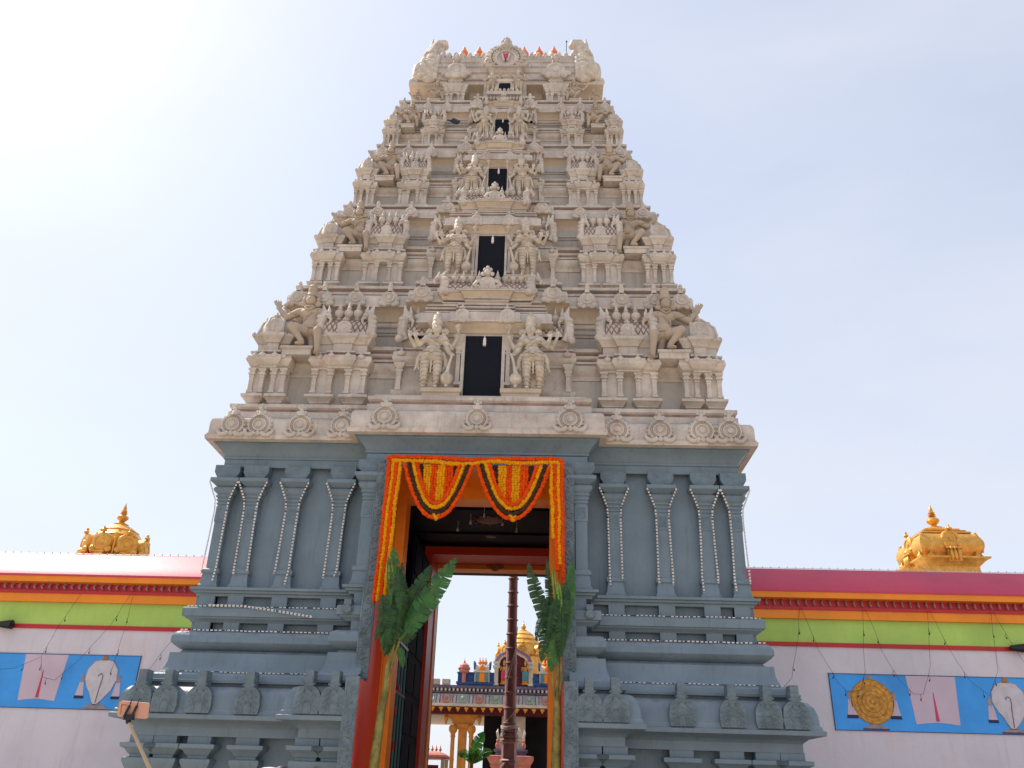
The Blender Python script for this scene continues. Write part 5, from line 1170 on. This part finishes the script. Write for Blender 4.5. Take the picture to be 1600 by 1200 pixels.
plant(-1, 'banana plant tied to the left jamb with a large leaf reaching across the opening', [
    ('leaf', dict(base=(-1.05, -1.0, 3.75), ctrl=(-.75, -1.05, 4.25), tip=(-.22, -1.15, 5.05), w_=.20, nrm=(-.25, -1, .15), tears=.35, fold=.12)),
    ('leafd', dict(base=(-1.12, -.9, 3.9), ctrl=(-.95, -.9, 4.4), tip=(-.66, -.9, 4.98), w_=.14, nrm=(.1, -1, .1), tears=.3, fold=.25)),
    ('leafd', dict(base=(-1.15, -.95, 3.6), ctrl=(-1.15, -1.0, 4.2), tip=(-1.12, -1.0, 5.0), w_=.13, nrm=(.2, -1, 0), tears=.9, fold=.5)),
    ('leafd', dict(base=(-1.18, -1.0, 3.5), ctrl=(-1.32, -1.15, 4.0), tip=(-1.38, -1.15, 4.45), w_=.12, nrm=(-.2, -1, .2), tears=1.0, fold=.6)),
    ('leaf', dict(base=(-1.22, -1.0, 4.7), ctrl=(-1.22, -1.15, 4.3), tip=(-1.30, -1.12, 3.6), w_=.12, nrm=(.1, -1, 0), tears=1.0, fold=.5)),
    ('leafd', dict(base=(-1.06, -1.0, 4.7), ctrl=(-1.05, -1.12, 4.2), tip=(-1.15, -1.12, 3.7), w_=.14, nrm=(.5, -1, 0), tears=1.0, fold=.5)),
    ('leaf', dict(base=(-1.20, -1.02, 4.5), ctrl=(-1.22, -1.08, 4.8), tip=(-1.27, -1.08, 5.25), w_=.10, nrm=(0, -1, 0), tears=.9, fold=.5)),
    ('leafy', dict(base=(-1.30, -1.02, 4.55), ctrl=(-1.36, -1.08, 4.85), tip=(-1.36, -1.02, 5.12), w_=.035, nrm=(-.2, -1, 0), tears=1, fold=.4)),
    ('leafy', dict(base=(-1.18, -1.05, 4.62), ctrl=(-1.25, -1.1, 4.95), tip=(-1.33, -1.05, 5.20), w_=.03, nrm=(0, -1, .2), tears=1, fold=.4)),
    ('leafd', dict(base=(-1.02, -1.0, 3.75), ctrl=(-.85, -1.08, 3.78), tip=(-.80, -1.0, 4.1), w_=.08, nrm=(0, -1, .1), tears=.8, fold=.6)),
    ('leaf', dict(base=(-1.1, -1.0, 3.65), ctrl=(-1.0, -1.05, 3.6), tip=(-.97, -1.0, 3.35), w_=.06, nrm=(0, -1, .1), tears=.3, fold=.4)),
    ('leafd', dict(base=(-1.18, -1.05, 4.35), ctrl=(-1.30, -1.18, 4.25), tip=(-1.42, -1.15, 3.75), w_=.11, nrm=(-.3, -1, 0), tears=1.0, fold=.9)),
    ('leafd', dict(base=(-1.12, -1.08, 4.2), ctrl=(-1.16, -1.22, 4.0), tip=(-1.24, -1.18, 3.5), w_=.10, nrm=(.4, -1, 0), tears=1.0, fold=.9)),
    ('leafd', dict(base=(-1.16, -1.08, 4.9), ctrl=(-1.10, -1.2, 4.7), tip=(-1.08, -1.16, 4.2), w_=.09, nrm=(.1, -1, 0), tears=1.0, fold=.8)),
    ], [(-1.32, -1.0, 0), (-1.29, -1.0, 1.9), (-1.25, -1.0, 2.7), (-1.19, -1.0, 3.1)],
    [[(-1.22, -1.0, 2.9), (-1.16, -1.02, 3.3), (-1.05, -1.0, 3.8)], [(-1.22, -1.0, 2.9), (-1.19, -1.04, 3.35), (-1.12, -1.0, 3.8)], [(-1.23, -.98, 2.9), (-1.22, -1.04, 3.3), (-1.17, -1.0, 3.7)]])
plant(1, 'banana plant tied to the right jamb with leaves bunched against the garland', [
    ('leafd', dict(base=(1.40, -1.0, 3.95), ctrl=(1.22, -1.05, 4.4), tip=(1.02, -1.1, 5.0), w_=.13, nrm=(.3, -1, .1), tears=1.0, fold=.5)),
    ('leafd', dict(base=(1.45, -.95, 3.9), ctrl=(1.38, -1.0, 4.4), tip=(1.33, -.95, 5.15), w_=.08, nrm=(.6, -1, 0), tears=.9, fold=.6)),
    ('leafd', dict(base=(1.42, -1.05, 4.4), ctrl=(1.32, -1.12, 4.0), tip=(1.25, -1.1, 3.5), w_=.12, nrm=(-.2, -1, 0), tears=1.0, fold=.5)),
    ('leaf', dict(base=(1.50, -1.0, 4.4), ctrl=(1.48, -1.15, 3.9), tip=(1.40, -1.12, 3.35), w_=.13, nrm=(.1, -1, .1), tears=.8, fold=.5)),
    ('leafd', dict(base=(1.52, -1.0, 3.8), ctrl=(1.62, -1.1, 4.3), tip=(1.60, -1.08, 4.7), w_=.14, nrm=(.2, -1, 0), tears=.9, fold=.4)),
    ('leaf', dict(base=(1.55, -.95, 3.7), ctrl=(1.72, -1.0, 4.3), tip=(1.74, -.95, 5.15), w_=.10, nrm=(.2, -1, 0), tears=.6, fold=.4)),
    ('leafd', dict(base=(1.45, -1.0, 3.9), ctrl=(1.35, -1.1, 4.1), tip=(1.28, -1.1, 4.4), w_=.12, nrm=(0, -1, 0), tears=1, fold=.5)),
    ('leafy', dict(base=(1.50, -1.08, 4.2), ctrl=(1.45, -1.14, 4.6), tip=(1.42, -1.08, 4.98), w_=.035, nrm=(0, -1, 0), tears=.8, fold=.4)),
    ('leafy', dict(base=(1.54, -1.08, 4.2), ctrl=(1.55, -1.14, 4.45), tip=(1.50, -1.10, 4.75), w_=.04, nrm=(.2, -1, 0), tears=.8, fold=.4)),
    ('leafd', dict(base=(1.50, -1.08, 4.55), ctrl=(1.42, -1.2, 4.3), tip=(1.34, -1.18, 3.85), w_=.10, nrm=(-.2, -1, 0), tears=1.0, fold=.9)),
    ('leafd', dict(base=(1.56, -1.05, 4.35), ctrl=(1.58, -1.2, 4.1), tip=(1.56, -1.15, 3.55), w_=.10, nrm=(.3, -1, 0), tears=1.0, fold=.9)),
    ('leafd', dict(base=(1.36, -1.05, 4.25), ctrl=(1.22, -1.15, 4.2), tip=(1.16, -1.12, 3.8), w_=.09, nrm=(-.4, -1, 0), tears=1.0, fold=.8)),
    ], [(1.50, -1.0, 0), (1.48, -1.0, 1.9), (1.50, -1.0, 2.6), (1.50, -1.0, 2.9)],
    [[(1.50, -1.0, 2.7), (1.42, -1.02, 3.2), (1.44, -1.0, 3.7)], [(1.50, -1.0, 2.7), (1.50, -1.04, 3.3), (1.50, -1.0, 3.9)], [(1.50, -.98, 2.7), (1.56, -1.02, 3.2), (1.53, -1.0, 3.7)]])
# small cut plant leaves at the flagpole base
r = empty('banana_plant', (-.55, 9.5, 0)); r.location = (0, 0, 0); tag(r, 'small banana plant with short leaves standing left of the flagpole base', 'banana plant', 'banana plants tied to the doorway')
b = MB(); b.tube([(-.60, 9.5, 0), (-.57, 9.5, 2.3)], .05, 8); b.build('stem', M['stem'], r)
for i, (tp, ct, w_) in enumerate((((-.28, 9.4, 3.0), (-.5, 9.4, 2.7), .16), ((-.92, 9.4, 2.45), (-.75, 9.4, 2.6), .12), ((-.05, 9.4, 2.55), (-.3, 9.4, 2.55), .13), ((-.45, 9.3, 2.7), (-.5, 9.4, 2.5), .1))):
    b = MB(); leaf(b, (-.57, 9.5, 2.25), ct, tp, w_, (.1, -1, .3), .3, .2, 24, i); b.build('leaf', [M['leaf'], M['leafy']], r, 60)

# ------------------------------------------------------------------ iron gate leaf and timber door folded back in the passage
r = empty('iron_gate', (-1.47, 1.0, 0)); tag(r, 'dark iron gate leaf with vertical bars folded back along the left of the passage', 'gate')
for k in range(9):
    b = MB(); y = .05+k*.19; b.tube([(0, y, .1), (0, y, 5.0)], .016, 6); b.lathe([(.016, 5.0), (.03, 5.05), (.03, 5.1), (.012, 5.14), (.028, 5.2), (.0, 5.34)], 6, (0, y, 0)); b.build('bar', M['blackp'] if k % 2 else M['teal'], r)
for z in (.3, 1.8, 3.2, 4.1, 4.8): b = MB(); b.box(-.02, .02, 0, 1.62, z, z+.05); b.build('rail', M['blackp'], r)
for y_, z_ in ((.3,2.2),(.6,2.9),(.35,3.5),(.8,3.3),(.5,4.4),(1.0,4.5),(.25,1.9),(.7,2.3)):
    b = MB()
    for k in range(6): a = pi*k/3; b.ball((.02, y_+.05*cos(a), z_+.05*sin(a)), (.015, .035, .035), 6, 4)
    b.build('rosette', M['dred'], r)
for y_ in (.2,.42,.6,.85): 
    b = MB(); b.tube([(.03,y_,4.2),(.03,y_+.03,4.5),(.03,y_-.02,4.8),(.03,y_+.02,5.2)],[.02,.025,.02,.01],6); b.build('bar_glint', M['white'], r)  # white strips modelled in place of skylight highlights on the bars
r = empty('timber_door', (-1.52, 2.85, 0)); tag(r, 'tall navy timber door leaf folded back inside the gateway passage', 'door')
b = MB(); b.box(-.08, .0, 0, 2.5, .02, 6.6); b.build('door_leaf', M['navy'], r)
b = MB()
for k in range(8):
    z0 = .2+k*.8
    for y0 in (.15, 1.3): b.mold([(.002, y0+1.0), (.002, y0), (.02, y0), (.02, y0+1.0)], [(0, z0), (0, z0+.65)])
b.build('door_panels', M['navy'], r)

# ------------------------------------------------------------------ strings of small lamps on the base
def lights(pts, lab, sp=.060, r=.017):
    b = MB(); P = [Vector(p) for p in pts]; b.mi = 1; b.tube(P, .006, 4); b.mi = 0; acc = 0
    for i in range(len(P)-1):
        d = P[i+1]-P[i]; L = d.length; u_ = d/L
        while acc < L:
            q = P[i]+u_*acc; q2 = P[i]+u_*min(L, acc+sp*.62); b.tube([tuple(q), tuple(q2)], r*random.uniform(.85, 1.1), 5); acc += sp
        acc -= L
    tag(b.build('light_string', [M['white'], M['blackp']], None), lab, 'string lights', 'strings of small lamps')
nm = ['nearest the doorway', 'second from the doorway', 'third from the doorway', 'at the outer corner']
for sx, side in ((-1, 'left'), (1, 'right')):
    for j, x in enumerate((2.55, 3.43, 4.22, 4.775)):
        for e in (-1, 1):
            X = sx*x; y = -.03
            dr = random.uniform(-.03, .02); zb = 4.80+random.uniform(-.02, .25)
            P = [(X+e*.27, -.125, 6.72), (X+e*.21, -.10, 6.58), (X+e*.13, -.05, 6.38), (X+e*.115, y, 6.2), (X+e*.115+dr*.4, y, 5.7), (X+e*.12+dr, y, 5.1), (X+e*.11+dr*(1.6 if sx < 0 else 1), y-.03, zb)]
            lights(P, 'lamp string on the %s edge of the %s wall pilaster %s' % ('left' if e < 0 else 'right', side, nm[j]))
def hl(x0, x1, y, z, lab, sag=.0, r=.009):
    n = 14; lights([(lerp(x0, x1, i/n), y-.012, z+.012+random.uniform(-.006, .006)-sag*sin(pi*i/n)) for i in range(n+1)], lab, .075, r)
for sx, side in ((-1, 'left'), (1, 'right')):
    hl(sx*2.2, sx*5.0, -.12, 4.39, 'horizontal lamp string on the slab under the pilasters, %s of the doorway' % side)
    hl(sx*2.3, sx*5.05, -.12, 3.975, 'horizontal lamp string on the rounded moulding, %s of the doorway' % side, 0, .012)
    hl(sx*2.4, sx*5.2, -.28, 3.27, 'horizontal lamp string at the foot of the sloping plinth, %s of the doorway' % side)
lights([(-4.6, -.20, 4.40), (-4.0, -.20, 4.40), (-3.4, -.20, 4.33), (-2.75, -.21, 4.24)], 'loose lamp string slipping down across the slab left of the doorway', .07, .020)

# ------------------------------------------------------------------ visitor with selfie stick
V = empty('person', (.12, -11.15, 0)); tag(V, 'person with black hair and pink cap at the bottom edge holding up the selfie stick', 'person')
b = MB()
for s in (-1, 1):
    b.cap_((s*.09, 0, .88), (s*.10, .0, .48), .085, .055); b.cap_((s*.10, 0, .48), (s*.10, .03, .09), .052, .035); b.cap_((s*.10, .03, .05), (s*.11, -.12, .035), .04, .03)
b.ball((0, 0, .92), (.16, .11, .12)); b.ball((0, 0, 1.08), (.14, .10, .16)); b.ball((0, 0, 1.25), (.17, .11, .14)); b.cap_((-.15, 0, 1.34), (.15, 0, 1.34), .06, .06); b.cap_((0, 0, 1.36), (0, -.01, 1.46), .05, .048)
b.ball((0, -.01, 1.545), (.075, .092, .105), 14, 10); b.cap_((0, -.10, 1.55), (0, -.112, 1.53), .009, .014, 8); b.ball((0,-.09,1.495),(.025,.014,.01))
for s in (-1, 1): b.ball((s*.078, 0, 1.54), (.012, .02, .03)); b.ball((s*.03, -.09, 1.57), (.015, .01, .009))
b.cap_((.18, 0, 1.33), (.24, .0, 1.05), .048, .038); b.cap_((.24, 0, 1.05), (.2, -.12, .86), .036, .025); b.ball((.195,-.14,.83),(.03,.03,.04))
b.cap_((-.18, 0, 1.33), (-.23, -.10, 1.10), .048, .038); b.cap_((-.23, -.10, 1.10), (-.16, -.16, 1.28), .036, .026); hand(b, (-.15, -.165, 1.31), (1, 0, 0), (-.3, 0, 1), 1.4)
put(voxel(b, 'body', M['skin'], .012, 1), 'body', V)
b = MB(); b.ball((0, 0, 1.08), (.155, .115, .17)); b.ball((0, 0, 1.25), (.185, .125, .15)); b.cap_((-.16, 0, 1.34), (.16, 0, 1.34), .068, .068); b.ball((0, 0, .93), (.17, .12, .10))
for s in (-1, 1): b.cap_((s*.18, 0, 1.33), (s*.21, -.03*(s < 0), 1.20), .06, .055)
put(voxel(b, 'shirt', M['cloth'], .015, 2), 'shirt', V)
b = MB()
for s in (-1, 1): b.cap_((s*.09, 0, .88), (s*.10, .0, .48), .098, .07); b.cap_((s*.10, 0, .48), (s*.10, .03, .12), .068, .055)
b.ball((0, 0, .90), (.17, .12, .10)); put(voxel(b, 'trousers', M['cloth2'], .015, 2), 'trousers', V)
b = MB(); b.ball((0, .012, 1.565), (.085, .10, .095), 14, 10); b.ball((.02,.03,1.655),(.03,.03,.02)); put(voxel(b, 'hair', M['hair'], .01, 1), 'hair', V)
b = MB(); b.ball((-.02, -.01, 1.615), (.078, .09, .052), 14, 8); put(voxel(b, 'cap', M['cloth'], .008, 1), 'cap', V)
ph0, ph1 = Vector((-.01, -11.33, 1.20)), Vector((-.525, -11.2, 1.825))
S = empty('selfie_stick', tuple(ph0)); tag(S, 'tan selfie stick with black clamp held up at the lower left', 'selfie stick')
d = ph1-ph0
b = MB(); b.tube([tuple(-d*.12), tuple(d*.5), tuple(d)], [.012, .0085, .0065], 10); b.build('pole', M['pole'], S)
b = MB(); b.tube([tuple(-d*.14), tuple(d*.06)], .016, 10); b.build('grip', M['blackp'], S)
b = MB(); b.T = Matrix.Translation(d)
b.ball((0, 0, 0.0), .012); b.box(-.018, .022, -.012, .008, .005, .028)
for x in (-.016, .016): b.tube([(x-.002, -.012, .015), (x+.012, -.012, .062)], .0055, 8); b.tube([(x+.012, -.012, .062), (x+.017, -.012, .088), (x+.018, .006, .088)], .002, 6)
b.build('clamp', M['blackp'], S)
P = empty('phone', tuple(ph1+Vector((.012, 0, .047)))); P.rotation_euler = (radians(12), radians(3), radians(-4)); tag(P, 'rose coloured phone clipped sideways in the selfie stick clamp', 'phone')
b = MB(); b.T = Matrix.Shear('XZ', 4, (0.0, 0.0)) if False else Matrix.Identity(4)
rr = .010; out = []
for cx, cz, a0 in ((.058, .022, 0), (-.058, .022, 90), (-.058, -.022, 180), (.058, -.022, 270)):
    for k in range(5): a = radians(a0+22.5*k); out.append((cx+rr*cos(a)-0, cz+rr*sin(a)))
b.prism(out, -.004, .005); b.build('phone_body', M['phone'], P, 30)
b = MB(); b.box(-.056, -.052, -.005, -.0035, -.022, .018); b.box(-.056, -.03, -.005, -.0035, .015, .019); b.build('camera_strip', M['mgold2'], P)
b = MB(); b.box(-.055, .055, .005, .0055, -.026, .026); b.build('screen', M['blackp'], P)
